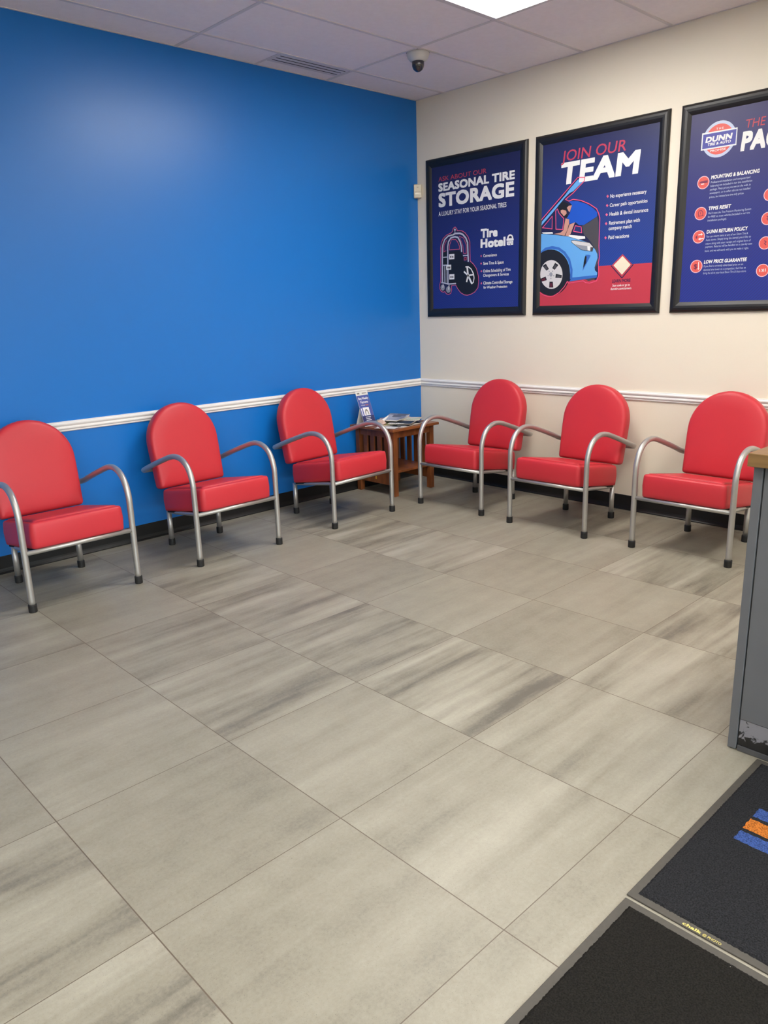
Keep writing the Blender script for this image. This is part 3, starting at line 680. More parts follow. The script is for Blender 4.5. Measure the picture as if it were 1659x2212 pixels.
ART_3 = [
  ["round_logo","c","paleblue",3,0.2455,1.0098,0.1017],
  ["round_logo","c","salmon",4,0.2455,1.0098,0.0851],
  ["round_logo","p","offwhite",5,[[0.139,1.058],[0.3522,1.0563],[0.3525,0.9601],[0.138,0.961]]],
  ["round_logo","p","logoblue",6,[[0.1464,1.0491],[0.3466,1.0486],[0.3462,0.9681],[0.1454,0.9684]]],
  ["icon:0","c","pinkwhite",3,0.168,0.7758,0.0377],
  ["icon:0","c","salmon",4,0.168,0.7758,0.0333],
  ["icon:1","c","pinkwhite",3,0.1646,0.5969,0.0383],
  ["icon:1","c","salmon",4,0.1646,0.5969,0.0339],
  ["icon:2","c","pinkwhite",3,0.1637,0.4598,0.0389],
  ["icon:2","c","salmon",4,0.1637,0.4598,0.0344],
  ["icon:3","c","pinkwhite",3,0.1616,0.2826,0.0395],
  ["icon:3","c","salmon",4,0.1616,0.2826,0.035],
  ["icon:4","c","pinkwhite",3,0.5723,0.6612,0.0358],
  ["icon:4","c","salmon",4,0.5723,0.6612,0.0317],
  ["icon:5","c","pinkwhite",3,0.5717,0.5294,0.0363],
  ["icon:5","c","salmon",4,0.5717,0.5294,0.0321],
  ["icon:6","c","pinkwhite",3,0.5708,0.3927,0.0368],
  ["icon:6","c","salmon",4,0.5708,0.3927,0.0326],
  ["icon:7","c","pinkwhite",3,0.5702,0.2372,0.0374],
  ["icon:7","c","salmon",4,0.5702,0.2372,0.0331],
  ["icon:0","p","icondark",5,[[0.1392,0.7745],[0.1519,0.784],[0.1752,0.7859],[0.1952,0.7858],[0.1949,0.7725],[0.1695,0.7732]]],
  ["icon:0","p","white",6,[[0.155,0.7701],[0.1738,0.7702],[0.1742,0.7653],[0.1554,0.7651]]],
  ["icon:1","l","icondark",5,0.0044,[[0.1539,0.5854],[0.1492,0.6016],[0.1551,0.6135],[0.17,0.6138],[0.1791,0.6017],[0.1791,0.5842]]],
  ["icon:1","l","icondark",5,0.0038,[[0.1507,0.5826],[0.1846,0.5824]]],
  ["icon:1","l","icondark",5,0.0038,[[0.1638,0.6063],[0.1649,0.5918]]],
  ["icon:2","l","white",6,0.0057,[[0.1607,0.4714],[0.1784,0.4725]]],
  ["icon:2","p","white",6,[[0.1763,0.4815],[0.1899,0.4734],[0.1776,0.465]]],
  ["icon:2","l","white",6,0.0057,[[0.1939,0.4485],[0.1736,0.4463]]],
  ["icon:2","p","white",6,[[0.1743,0.4551],[0.1613,0.446],[0.1757,0.4373]]],
  ["icon:2","p","icondark",5,[[0.1431,0.4602],[0.1525,0.4708],[0.1553,0.4528],[0.1474,0.4484]]],
  ["icon:3","l","white",6,0.0045,[[0.1754,0.3095],[0.1765,0.2689]]],
  ["icon:3","p","white",6,[[0.1701,0.2705],[0.1832,0.2711],[0.1765,0.2592]]],
  ["icon:7","l","white",6,0.0043,[[0.5527,0.2454],[0.556,0.23]]],
  ["icon:7","l","white",6,0.0043,[[0.5666,0.2294],[0.5774,0.2453]]],
  ["icon:7","l","white",6,0.0043,[[0.5651,0.2448],[0.5788,0.2306]]],
  ["icon:7","l","white",6,0.0043,[[0.5864,0.2467],[0.5868,0.2302]]],
  ["icon:4","l","icondark",5,0.0047,[[0.5662,0.6747],[0.5777,0.6664],[0.5689,0.6593],[0.5782,0.6489]]],
  ["icon:5","l","icondark",5,0.0048,[[0.5656,0.543],[0.5772,0.5348],[0.5683,0.5274],[0.5777,0.5171]]],
  ["icon:6","l","icondark",5,0.0048,[[0.5646,0.4063],[0.5763,0.3982],[0.5673,0.3905],[0.5768,0.3802]]]
]
TXT_3 = [
  ["DUNN", "white", 0.1633, 1.0019, 0.1625, 0.032, 0.05, 0.12, 7],
  ["TIRE & AUTO", "white", 0.1782, 0.981, 0.1399, 0.0157, 0.03, 0.12, 7],
  ["T H E", "white", 0.2249, 1.0631, 0.0436, 0.0113, 0.01, 0, 7],
  ["PROMISE", "white", 0.1969, 0.9439, 0.0958, 0.0115, 0.01, 0, 7],
  ["THE", "red", 0.3994, 1.0438, 0.1115, 0.0453, 0.0, 0.1, 3],
  ["PACKAGE", "white", 0.3791, 0.9267, 0.5387, 0.1059, 0.05, 0.1, 3],
  ["MOUNTING & BALANCING", "white", 0.2147, 0.7895, 0.2873, 0.0214, 0.035, 0.15, 3],
  ["TPMS RESET", "white", 0.2138, 0.6116, 0.138, 0.0212, 0.035, 0.15, 3],
  ["DUNN RETURN POLICY", "white", 0.2121, 0.4752, 0.2499, 0.0215, 0.035, 0.15, 3],
  ["LOW PRICE GUARANTEE", "white", 0.2093, 0.2969, 0.2636, 0.0212, 0.035, 0.15, 3],
  ["Professional installation and computerized", "paleblue", 0.2152, 0.7653, 0.236, 0.0117, 0.0, 0.1, 3],
  ["balancing are included in our tire installation", "paleblue", 0.215, 0.745, 0.2485, 0.0117, 0.0, 0.1, 3],
  ["package. Many prices you see on the web, in", "paleblue", 0.2134, 0.7246, 0.2427, 0.0117, 0.0, 0.1, 3],
  ["newspapers, or in other ads are not installed", "paleblue", 0.2131, 0.7036, 0.2436, 0.0117, 0.0, 0.1, 3],
  ["prices, but instead are tire only prices.", "paleblue", 0.2123, 0.6811, 0.2092, 0.0118, 0.0, 0.1, 3],
  ["We'll reset the Tire Pressure Monitoring System", "paleblue", 0.2131, 0.587, 0.2586, 0.0119, 0.0, 0.1, 3],
  ["for FREE on most vehicles (included in our tire", "paleblue", 0.2127, 0.5669, 0.2528, 0.0119, 0.0, 0.1, 3],
  ["installation package).", "paleblue", 0.2124, 0.5458, 0.1175, 0.0119, 0.0, 0.1, 3],
  ["You can return items at any of our Dunn Tire &", "paleblue", 0.2112, 0.4513, 0.2542, 0.012, 0.0, 0.1, 3],
  ["Auto stores. Simply bring the item(s) you'd like to", "paleblue", 0.2102, 0.4311, 0.2745, 0.0121, 0.0, 0.1, 3],
  ["return along with your receipt and original form of", "paleblue", 0.2105, 0.4093, 0.2755, 0.0121, 0.0, 0.1, 3],
  ["payment. Returns will be handled on a case-by-case", "paleblue", 0.2101, 0.3901, 0.2858, 0.0121, 0.0, 0.1, 3],
  ["basis, and we will work with you to make it right.", "paleblue", 0.2098, 0.3662, 0.2678, 0.0121, 0.0, 0.1, 3],
  ["If you find a currently advertised price on an", "paleblue", 0.2098, 0.2745, 0.243, 0.0123, 0.0, 0.1, 3],
  ["identical tire lower at a competitor, feel free to", "paleblue", 0.2093, 0.2529, 0.2614, 0.0123, 0.0, 0.1, 3],
  ["bring the ad to your local Dunn Tire & Auto store.", "paleblue", 0.209, 0.2329, 0.2666, 0.0123, 0.0, 0.1, 3],
  ["$", "icondark", 0.146, 0.269, 0.0208, 0.0299, 0.03, 0, 5]
]

# ================================================================== THE ROOM
M_BLUE = mat('blue_wall_paint', BLUE_RGB, rough=0.36, bump=0.10, bscale=140.0, spec=0.5)
M_CREAM = mat('cream_wall_paint', CREAM_RGB, rough=0.5, bump=0.08, bscale=140.0)
M_CEIL = mat('ceiling_tile', CEIL_RGB, rough=0.95, bump=0.25, bscale=120.0, var=0.02, vscale=30.0, spec=0.2)
M_GRID = mat('ceiling_grid_metal', GRID_RGB, rough=0.5, var=0.01)
M_TRIM = mat('white_trim_paint', TRIM_RGB, rough=0.35, var=0.015, vscale=3.0)
M_BASE = mat('black_rubber_base', (12, 12, 13), rough=0.5, var=0.15, vscale=5.0)

bm = bmesh.new(); box(bm, ROOM_X - 0.1, 0.1, ROOM_Y - 0.1, 0.1, -0.1, 0.0)
struct('floor', bm, floor_material())
bm = bmesh.new(); box(bm, ROOM_X - 0.1, 0.1, ROOM_Y - 0.1, 0.1, CEIL_Z, CEIL_Z + 0.1)
struct('ceiling', bm, M_CEIL)
bm = bmesh.new(); box(bm, ROOM_X - 0.1, 0.0, 0.0, 0.1, 0.0, CEIL_Z)
struct('wall_left', bm, M_BLUE)
bm = bmesh.new(); box(bm, 0.0, 0.1, ROOM_Y - 0.1, 0.1, 0.0, CEIL_Z)
struct('wall_right', bm, M_CREAM)
bm = bmesh.new(); box(bm, ROOM_X - 0.1, ROOM_X, ROOM_Y, 0.0, 0.0, CEIL_Z)
struct('wall_rear', bm, M_CREAM)
# unseen front wall; windows and glazed door are added to light the room frontally
OPEN = [(-7.7, -5.3, 0.45, 2.55), (-4.95, -3.95, 0.0, 2.45), (-3.6, -2.3, 0.45, 2.55)]
bm = bmesh.new()
xs = [ROOM_X - 0.1] + [v for o_ in OPEN for v in o_[:2]] + [0.0]
for k in range(0, len(xs), 2):
    box(bm, xs[k], xs[k + 1], ROOM_Y - 0.1, ROOM_Y, 0.0, CEIL_Z)
for x0, x1, z0, z1 in OPEN:
    box(bm, x0, x1, ROOM_Y - 0.1, ROOM_Y, z1, CEIL_Z)
    if z0 > 0:
        box(bm, x0, x1, ROOM_Y - 0.1, ROOM_Y, 0.0, z0)
struct('wall_front', bm, M_CREAM)
M_ALU = mat('dark_aluminium', (60, 60, 62), rough=0.4, metal=0.6, bump=0.02)
M_GLASS = bpy.data.materials.new('window_glass')
M_GLASS.use_nodes = True
_n = M_GLASS.node_tree
_n.nodes.remove(_n.nodes['Principled BSDF'])
_t = _n.nodes.new('ShaderNodeBsdfTransparent'); _t.inputs[0].default_value = (0.93, 0.96, 0.95, 1)
_g = _n.nodes.new('ShaderNodeBsdfGlossy'); _g.inputs['Roughness'].default_value = 0.02
_f = _n.nodes.new('ShaderNodeFresnel'); _f.inputs[0].default_value = 1.3
_m = _n.nodes.new('ShaderNodeMixShader')
_n.links.new(_f.outputs[0], _m.inputs[0]); _n.links.new(_t.outputs[0], _m.inputs[1]); _n.links.new(_g.outputs[0], _m.inputs[2])
_n.links.new(_m.outputs[0], _n.nodes['Material Output'].inputs[0])
for nm, (x0, x1, z0, z1), nd in (('added_window_1', OPEN[0], 2), ('added_door_1', OPEN[1], 1), ('added_window_2', OPEN[2], 1)):
    b = bmesh.new()
    w = 0.05
    box(b, x0, x1, ROOM_Y - 0.075, ROOM_Y - 0.025, z0, z0 + w + (0.15 if z0 == 0 else 0)); box(b, x0, x1, ROOM_Y - 0.075, ROOM_Y - 0.025, z1 - w, z1)
    for k in range(nd + 1):
        xm = x0 + (x1 - x0 - w) * k / nd
        box(b, xm, xm + w, ROOM_Y - 0.075, ROOM_Y - 0.025, z0 + w, z1 - w)
    fr = struct(nm, b, M_ALU)
    b = bmesh.new(); box(b, x0 + 0.02, x1 - 0.02, ROOM_Y - 0.053, ROOM_Y - 0.047, z0 + 0.02, z1 - 0.02)
    link_mesh('pane', b, M_GLASS, fr)
    if z0 == 0:
        b = bmesh.new(); tube(b, [(x1 - 0.10, ROOM_Y - 0.02, 0.95), (x1 - 0.10, ROOM_Y + 0.03, 0.95), (x1 - 0.10, ROOM_Y + 0.03, 1.25), (x1 - 0.10, ROOM_Y - 0.02, 1.25)], 0.011, 10)
        link_mesh('door_handle', b, mat('handle_steel', (180, 180, 180), rough=0.3, metal=1.0, bump=0.02), fr)

# chair rails
RAIL = [(0.0, 0.795), (0.006, 0.795), (0.010, 0.799), (0.010, 0.806), (0.013, 0.809), (0.017, 0.815), (0.016, 0.822), (0.012, 0.826),
        (0.012, 0.830), (0.016, 0.833), (0.020, 0.839), (0.020, 0.846), (0.016, 0.851), (0.011, 0.853), (0.011, 0.858), (0.0, 0.858)]
bm = bmesh.new(); profile_run(bm, RAIL, (ROOM_X, 0, 0), (0, 0, 0), (0, -1, 0)); struct('trim_1', bm, M_TRIM)
bm = bmesh.new(); profile_run(bm, RAIL, (0, ROOM_Y, 0), (0, 0, 0), (-1, 0, 0)); struct('trim_2', bm, M_TRIM)
# rubber cove base with a small toe
COVE = [(0.0, 0.0), (0.016, 0.0), (0.016, 0.006), (0.010, 0.012), (0.006, 0.022), (0.004, 0.032), (0.004, 0.104), (0.003, 0.107), (0.0, 0.107)]
bm = bmesh.new(); profile_run(bm, COVE, (ROOM_X, 0, 0), (0, 0, 0), (0, -1, 0)); struct('baseboard_left', bm, M_BASE)
bm = bmesh.new(); profile_run(bm, COVE, (0, ROOM_Y, 0), (0, 0, 0), (-1, 0, 0)); struct('baseboard_right', bm, M_BASE)

# suspended-ceiling grid and wall angles
bm = bmesh.new()
GY = [-0.30 - 0.6265 * k for k in range(13)]
GX = [-0.95 - 1.22 * k for k in range(6)]
for y in GY:
    box(bm, ROOM_X, 0.0, y - 0.011, y + 0.011, CEIL_Z - 0.004, CEIL_Z + 0.002)
for x in GX:
    box(bm, x - 0.011, x + 0.011, ROOM_Y, 0.0, CEIL_Z - 0.0035, CEIL_Z + 0.002)
box(bm, -1.575 - 0.008, -1.575 + 0.008, -0.30, 0.0, CEIL_Z - 0.0035, CEIL_Z + 0.002)
box(bm, ROOM_X, 0.0, -0.014, 0.0, CEIL_Z - 0.003, CEIL_Z + 0.002)
box(bm, -0.014, 0.0, ROOM_Y, 0.0, CEIL_Z - 0.003, CEIL_Z + 0.002)
struct('trim_3', bm, M_GRID)

# ------------------------------------------------------------------ ceiling lights
M_DIFF = mat('lit_diffuser', (255, 255, 255), rough=0.6, emit=(PANEL_COLOUR, PANEL_STRENGTH))
def light_panel(x, y, label):
    t = thing('ceiling_light', label, 'ceiling light', (x, y, CEIL_Z))
    hx, hy, w = 0.598, 0.300, 0.016
    b = bmesh.new()
    for (a0, a1, b0, b1) in ((-hx, hx, -hy, -hy + w), (-hx, hx, hy - w, hy), (-hx, -hx + w, -hy + w, hy - w), (hx - w, hx, -hy + w, hy - w)):
        box(b, a0, a1, b0, b1, -0.008, 0.0)
    link_mesh('frame', b, M_GRID, t)
    b = bmesh.new(); box(b, -hx + w, hx - w, -hy + w, hy - w, -0.005, -0.001)
    link_mesh('diffuser', b, M_DIFF, t)
    return t
LP = ['bright white ceiling light panel cut off by the top edge of the photo',
      'added unseen light panel above the grey reception counter',
      'added unseen light panel above the doormats',
      'added unseen light panel by the rear wall, behind the viewer']
for (x, y), lb in zip(PANELS, LP):
    light_panel(x, y, lb)

# ------------------------------------------------------------------ air vent
t = thing('air_vent', 'white slotted ceiling air vent beside the top of the blue wall', 'vent', (-1.265, -0.205, CEIL_Z))
b = bmesh.new()
SL = [-0.050, -0.005, 0.040]
X0, X1 = -0.297, 0.297
ys = [-0.085]
for s in SL:
    ys += [s - 0.006, s + 0.006]
ys.append(0.080)
for k in range(0, len(ys), 2):
    box(b, X0, X1, ys[k], ys[k + 1], -0.003, 0.0)
for s in SL:
    box(b, X0, -0.283, s - 0.006, s + 0.006, -0.003, 0.0)
    box(b, 0.283, X1, s - 0.006, s + 0.006, -0.003, 0.0)
link_mesh('face_plate', b, M_GRID, t)
for s in SL:
    b = bmesh.new(); box(b, -0.283, 0.283, s - 0.0059, s + 0.0059, -0.0026, -0.0005)
    o = link_mesh('slot', b, mat('vent_slot_black', (12, 12, 14), rough=0.8, var=0.1), t)
    o['label'] = 'dark open slot'

# ------------------------------------------------------------------ dome camera
t = thing('security_camera', 'white ceiling dome camera with a dark smoked lens bubble', 'camera', (-0.875, -0.858, CEIL_Z))
b = bmesh.new(); lathe(b, (0, 0), [(0.0, 0.0), (0.070, 0.0), (0.075, -0.006), (0.075, -0.016), (0.068, -0.034), (0.054, -0.050), (0.040, -0.056), (0.0, -0.056)])
link_mesh('housing', b, mat('camera_white_plastic', (196, 196, 194), rough=0.4, var=0.02), t, smooth=True)
b = bmesh.new(); lathe(b, (0, 0), [(0.0765, -0.003), (0.0765, -0.0005), (0.071, -0.0005)])
link_mesh('gasket', b, mat('camera_gasket', (58, 52, 56), rough=0.7, var=0.05), t, smooth=True)
b = bmesh.new(); lathe(b, (0, 0), [(0.041, -0.052), (0.041, -0.070)] + [(0.041 * math.cos(a), -0.070 - 0.046 * math.sin(a)) for a in [math.pi / 2 * k / 8 for k in range(1, 9)]])
link_mesh('lens_bubble', b, mat('smoked_acrylic', (38, 38, 44), rough=0.08, var=0.05, coat=0.6), t, smooth=True)

# ------------------------------------------------------------------ corner sensor
t = thing('motion_sensor', 'small ivory motion sensor mounted in the corner beside the posters', 'sensor', (-0.021, -0.021, 2.342), math.radians(-45))
b = bmesh.new(); box(b, -0.032, 0.032, -0.026, 0.020, 0.0, 0.106, 0.006, 3)
link_mesh('housing', b, mat('ivory_plastic', (214, 206, 184), rough=0.4, var=0.02), t, smooth=False)
b = bmesh.new()
prev = None
for k in range(9):
    a = k / 8
    z = 0.012 + 0.040 * a
    d = -0.026 - 0.006 * math.sin(math.pi * a)
    row = [b.verts.new((x, d, z)) for x in (-0.024, 0.0, 0.024)]
    if prev:
        for i in range(2):
            b.faces.new((prev[i], prev[i + 1], row[i + 1], row[i]))
    prev = row
link_mesh('lens', b, mat('ivory_lens', (224, 218, 200), rough=0.25, var=0.02), t, smooth=True)
b = bmesh.new(); box(b, -0.006, 0.006, -0.028, -0.025, 0.080, 0.084)
link_mesh('indicator', b, mat('dark_indicator', (90, 84, 76), rough=0.3, var=0.05), t)

# ================================================================== CHAIRS
M_VINYL = mat('red_vinyl', VINYL_RGB, rough=0.44, bump=0.10, bscale=420.0, var=0.03, vscale=4.0, spec=0.42)
M_STEEL = mat('silver_painted_steel', (186, 184, 181), rough=0.42, metal=0.75, bump=0.03, bscale=300.0)
M_RUB = mat('black_rubber_tip', (24, 24, 25), rough=0.6, var=0.1, vscale=40.0)
M_PAN = mat('black_seat_pan', (16, 16, 17), rough=0.7, var=0.1)

def rounded_slab(bm, outline, rings, place):
    """rings: (inset distance, depth) along the outline's normals; place(x, z, d) -> Vector"""
    n = len(outline)
    cxy = Vector((sum(p[0] for p in outline) / n, sum(p[1] for p in outline) / n))
    nrm = []
    for i in range(n):
        a = Vector(outline[i - 1]); c = Vector(outline[(i + 1) % n])
        tg = (c - a).normalized()
        nv = Vector((-tg.y, tg.x))
        if nv.dot(cxy - Vector(outline[i])) < 0:
            nv = -nv
        nrm.append(nv)
    R = []
    for ins, d in rings:
        ring = []
        for i in range(n):
            q = Vector(outline[i])
            if ins > 0.05:
                k = ins
                q = q + (cxy - q) * k
            else:
                q = q + nrm[i] * ins
            ring.append(bm.verts.new(place(q.x, q.y, d)))
        R.append(ring)
    for a, c in zip(R, R[1:]):
        for i in range(n):
            f = bm.faces.new((a[i], a[(i + 1) % n], c[(i + 1) % n], c[i])); f.smooth = True
    f = bm.faces.new(list(reversed(R[0]))); f.smooth = True
    f = bm.faces.new(R[-1]); f.smooth = True
    bmesh.ops.recalc_face_normals(bm, faces=bm.faces)

def back_outline():
    hw, r, top = 0.243, 0.243, 0.535
    pts = []
    zb = 0.0
    rc = 0.022
    for k in range(5):                       # lower right corner
        a = -math.pi / 2 + math.pi / 2 * k / 4
        pts.append((hw - 0.006 - rc + rc * math.cos(a), zb + rc + rc * math.sin(a)))
    for k in range(1, 5):
        pts.append((hw - 0.006 + 0.006 * k / 4, rc + (top - r - rc) * k / 5))
    for k in range(29):
        a = math.pi * k / 28
        pts.append((r * math.cos(a), top - r + r * math.sin(a)))
    for k in range(4, 0, -1):
        pts.append((-(hw - 0.006 + 0.006 * k / 4), rc + (top - r - rc) * k / 5))
    for k in range(5):
        a = math.pi + math.pi / 2 * k / 4
        pts.append((-(hw - 0.006 - rc) + rc * math.cos(a), zb + rc + rc * math.sin(a)))
    return pts

def seat_outline():
    # plan of the seat cushion (x, y), front edge at y = -0.012
    rc = 0.03
    pts = []
    W, F, B, Wb = 0.248, -0.014, 0.505, 0.236
    for cx, cy, a0, rr in ((W, F, -90, rc), (Wb, B, 0, 0.03), (-Wb, B, 90, 0.03), (-W, F, 180, rc)):
        sx = 1 if cx > 0 else -1
        sy = 1 if cy > 0.1 else -1
        for k in range(6):
            a = math.radians(a0 + 90 * k / 5)
            pts.append((cx - sx * rr + rr * math.cos(a), cy - sy * rr + rr * math.sin(a)))
    return pts

ARM = [(0.0, 0.030), (0.0, 0.20), (0.0, 0.36), (0.0, 0.46), (0.003, 0.505), (0.018, 0.556), (0.048, 0.602), (0.090, 0.632), (0.140, 0.647), (0.190, 0.648), (0.245, 0.638),
       (0.330, 0.611), (0.430, 0.577), (0.530, 0.541), (0.590, 0.518)]
SEAT_Z0, SEAT_TH, SEAT_TILT = 0.328, 0.142, math.radians(9.3)
def seat_top(y):
    return SEAT_Z0 + SEAT_TH - math.tan(SEAT_TILT) * (y + 0.014)

def make_armchair(label):
    t = thing('armchair', label, 'armchair', (0, 0, 0), 0, 'red waiting room armchairs')
    R = 0.0165
    for s in (-1, 1):
        b = bmesh.new()
        path = smooth_path([(s * 0.2925, y, z) for y, z in ARM] + [(s * 0.284, 0.622, 0.507), (s * 0.258, 0.640, 0.502), (s * 0.215, 0.645, 0.500), (0.0, 0.645, 0.500)], 5)
        tube(b, path, R, 18)
        a = link_mesh('armrest', b, M_STEEL, t)
        b = bmesh.new(); lathe(b, (s * 0.2925, 0.0), [(0.0, 0.0), (0.0205, 0.0), (0.0215, 0.003), (0.0215, 0.039), (0.0195, 0.043), (0.0, 0.043)], 24)
        o = link_mesh('foot_cap', b, M_RUB, a, smooth=False); o['label'] = 'black rubber foot cap'
        b = bmesh.new(); tube(b, [(s * 0.1825, 0.54, 0.030), (s * 0.1825, 0.54, 0.232)], R, 18)
        a = link_mesh('leg', b, M_STEEL, t)
        b = bmesh.new(); lathe(b, (s * 0.1825, 0.54), [(0.0, 0.0), (0.0205, 0.0), (0.0215, 0.003), (0.0215, 0.039), (0.0195, 0.043), (0.0, 0.043)], 24)
        o = link_mesh('foot_cap', b, M_RUB, a); o['label'] = 'black rubber foot cap'
    b = bmesh.new()
    tube(b, [(-0.288, 0, 0.314), (0.288, 0, 0.314)], 0.0125, 14)
    for s in (-1, 1):
        tube(b, smooth_path([(s * 0.288, 0.0, 0.312), (s * 0.25, 0.10, 0.297), (s * 0.222, 0.35, 0.258), (s * 0.1825, 0.54, 0.228)], 4), 0.0115, 12)
    tube(b, [(-0.1825, 0.54, 0.228), (0.1825, 0.54, 0.228)], 0.0115, 12)
    link_mesh('seat_frame', b, M_STEEL, t)
    # seat pan and cushion, tilted back
    tilt = math.tan(SEAT_TILT)
    b = bmesh.new()
    def pl(x, y, d):
        return Vector((x, y + d * 0.04, SEAT_Z0 - tilt * (y + 0.014) + d))
    rounded_slab(b, [(x * 0.95, 0.012 + (y + 0.014) * 0.94) for x, y in seat_outline()], [(0.0, -0.008), (0.0, 0.003)], pl)
    link_mesh('seat_pan', b, M_PAN, t)
    b = bmesh.new()
    th = SEAT_TH
    rounded_slab(b, seat_outline(), [(0.30, 0.002), (0.016, 0.001), (0.005, 0.004), (0.001, 0.012), (0.0, 0.030), (-0.003, th * 0.5), (0.0, th - 0.030), (0.002, th - 0.014), (0.007, th - 0.005), (0.016, th - 0.0015), (0.028, th), (0.10, th + 0.004), (0.35, th + 0.008)], pl)
    link_mesh('seat_cushion', b, M_VINYL, t)
    # backrest cushion, leaning 11 degrees
    lean = math.radians(11.3)
    b = bmesh.new()
    def pb(x, z, d):
        return Vector((x, 0.496 + z * math.sin(lean) + d * math.cos(lean), 0.392 + z * math.cos(lean) - d * math.sin(lean)))
    rounded_slab(b, back_outline(), [(0.45, -0.007), (0.13, -0.004), (0.020, -0.0005), (0.014, 0.0015), (0.007, 0.006), (0.002, 0.014), (0.0, 0.026), (-0.001, 0.045), (0.0, 0.066), (0.003, 0.078), (0.010, 0.086), (0.019, 0.089), (0.2, 0.090)], pb)
    link_mesh('backrest', b, M_VINYL, t)
    return t

def copy_thing(src, loc, rz, label):
    r = src.copy(); COL.objects.link(r)
    r.location = loc; r.rotation_euler = (0, 0, rz); r['label'] = label
    for ch in list(src.children):
        c = ch.copy(); COL.objects.link(c); c.parent = r
        for g in list(ch.children):
            d = g.copy(); COL.objects.link(d); d.parent = c
    return r

CH = [((-3.4625, -0.779, 0), -0.6, 'red vinyl armchair at the far left, cut off by the photo edge'),
      ((-2.4825, -0.789, 0), 0.2, 'middle one of the three red armchairs along the blue wall'),
      ((-1.4235, -0.776, 0), 2.8, 'red armchair on the blue wall side, directly left of the wooden table'),
      ((-0.809, -1.050, 0), -88.2, 'red armchair on the cream wall side, directly right of the wooden table'),
      ((-0.812, -1.902, 0), -88.8, 'middle one of the three red armchairs along the cream wall'),
      ((-0.7765, -2.807, 0), -88.9, 'red armchair partly hidden behind the grey reception counter')]
first = make_armchair(CH[0][2])
first.location = CH[0][0]; first.rotation_euler = (0, 0, math.radians(CH[0][1]))
for loc, rz, lb in CH[1:]:
    copy_thing(first, loc, math.radians(rz), lb)

# ================================================================== SIDE TABLE
M_WOOD = wood_material('stained_oak', (92, 48, 22), (146, 84, 44), (14, 14, 3), 0.38)
M_WOODT = wood_material('stained_oak_top', (104, 58, 28), (150, 92, 50), (3, 26, 10), 0.35)
TX0, TX1, TY0, TY1 = -0.812, -0.348, -0.468, -0.020
TOPZ = 0.552
t = thing('side_table', 'brown slatted wooden side table standing in the corner between the chairs', 'table', ((TX0 + TX1) / 2, (TY0 + TY1) / 2, 0))
ox, oy = (TX0 + TX1) / 2, (TY0 + TY1) / 2
def tb(name, x0, x1, y0, y1, z0, z1, bev=0.002, m=M_WOOD, par=None):
    b = bmesh.new(); box(b, x0 - ox, x1 - ox, y0 - oy, y1 - oy, z0, z1, bev, 2)
    return link_mesh(name, b, m, par or t)
tb('tabletop', TX0 - 0.048, TX1 + 0.022, TY0 - 0.042, -0.006, TOPZ - 0.022, TOPZ, 0.004, M_WOODT)
LW = 0.044
for x in (TX0, TX1 - LW):
    for y in (TY0, TY1 - LW):
        tb('leg', x, x + LW, y, y + LW, 0.0, TOPZ - 0.022)
tb('apron', TX0 + LW, TX1 - LW, TY0 + 0.008, TY0 + 0.028, TOPZ - 0.082, TOPZ - 0.022)
tb('apron', TX0 + LW, TX1 - LW, TY1 - 0.028, TY1 - 0.008, TOPZ - 0.082, TOPZ - 0.022)
for x in (TX0 + 0.010, TX1 - 0.030):
    tb('apron', x, x + 0.020, TY0 + LW, TY1 - LW, TOPZ - 0.082, TOPZ - 0.022)
    tb('lower_rail', x, x + 0.020, TY0 + LW, TY1 - LW, 0.085, 0.185)
    g = (TY1 - TY0 - 2 * LW)
    gap = (g - 4 * 0.046) / 5
    for k in range(4):
        y = TY0 + LW + gap + (0.046 + gap) * k
        tb('slat', x + 0.003, x + 0.017, y, y + 0.046, 0.185, TOPZ - 0.082, 0.001)
tb('back_panel', TX0 + LW, TX1 - LW, TY1 - 0.024, TY1 - 0.014, 0.204, TOPZ - 0.082, 0.002, mat('slat_shade_sheet', (44, 26, 16), rough=0.6, var=0.1))  # dark sheet added to stand in for the shade behind the slats
tb('shelf', TX0 + 0.030, TX1 - 0.030, TY0 + 0.012, TY1 - 0.012, 0.186, 0.204)
b = bmesh.new(); box(b, TX0 + 0.0085 - ox, TX0 + 0.010 - ox, -0.250 - oy, -0.234 - oy, 0.118, 0.142)
o = link_mesh('sticker', b, mat('gold_foil', (206, 158, 62), rough=0.35, var=0.05), t); o['label'] = 'small gold sticker on the lower rail'

# ------------------------------------------------------------------ flyer stand on the table
M_WPAPER = mat('white_card', (226, 226, 222), rough=0.5, var=0.01)
FL_X0, FL_X1 = -0.872, -0.742
t = thing('flyer_stand', 'blue and white folded tent card standing upright on the wooden table', 'leaflet', (FL_X0, -0.205, TOPZ))
FW, FH, FL = FL_X1 - FL_X0, 0.272, 0.105
def leaf(b, y0, z0, y1, z1, th):
    dv = Vector((0, y1 - y0, z1 - z0)).normalized()
    nv = Vector((0, dv.z, -dv.y)) * th
    P = [Vector((0, y0, z0)), Vector((FW, y0, z0)), Vector((FW, y1, z1)), Vector((0, y1, z1))]
    A = [b.verts.new(p) for p in P]; B = [b.verts.new(p + nv) for p in P]
    b.faces.new(A); b.faces.new(list(reversed(B)))
    for k in range(4):
        b.faces.new((A[k], B[k], B[(k + 1) % 4], A[(k + 1) % 4]))
    bmesh.ops.recalc_face_normals(b, faces=b.faces)
b = bmesh.new(); leaf(b, 0.0, 0.001, FL, FH, 0.0012)
front = link_mesh('front_panel', b, M_WPAPER, t)
b = bmesh.new(); leaf(b, 0.104, 0.001, 0.056, 0.138, 0.0012)
link_mesh('back_panel', b, M_WPAPER, t)
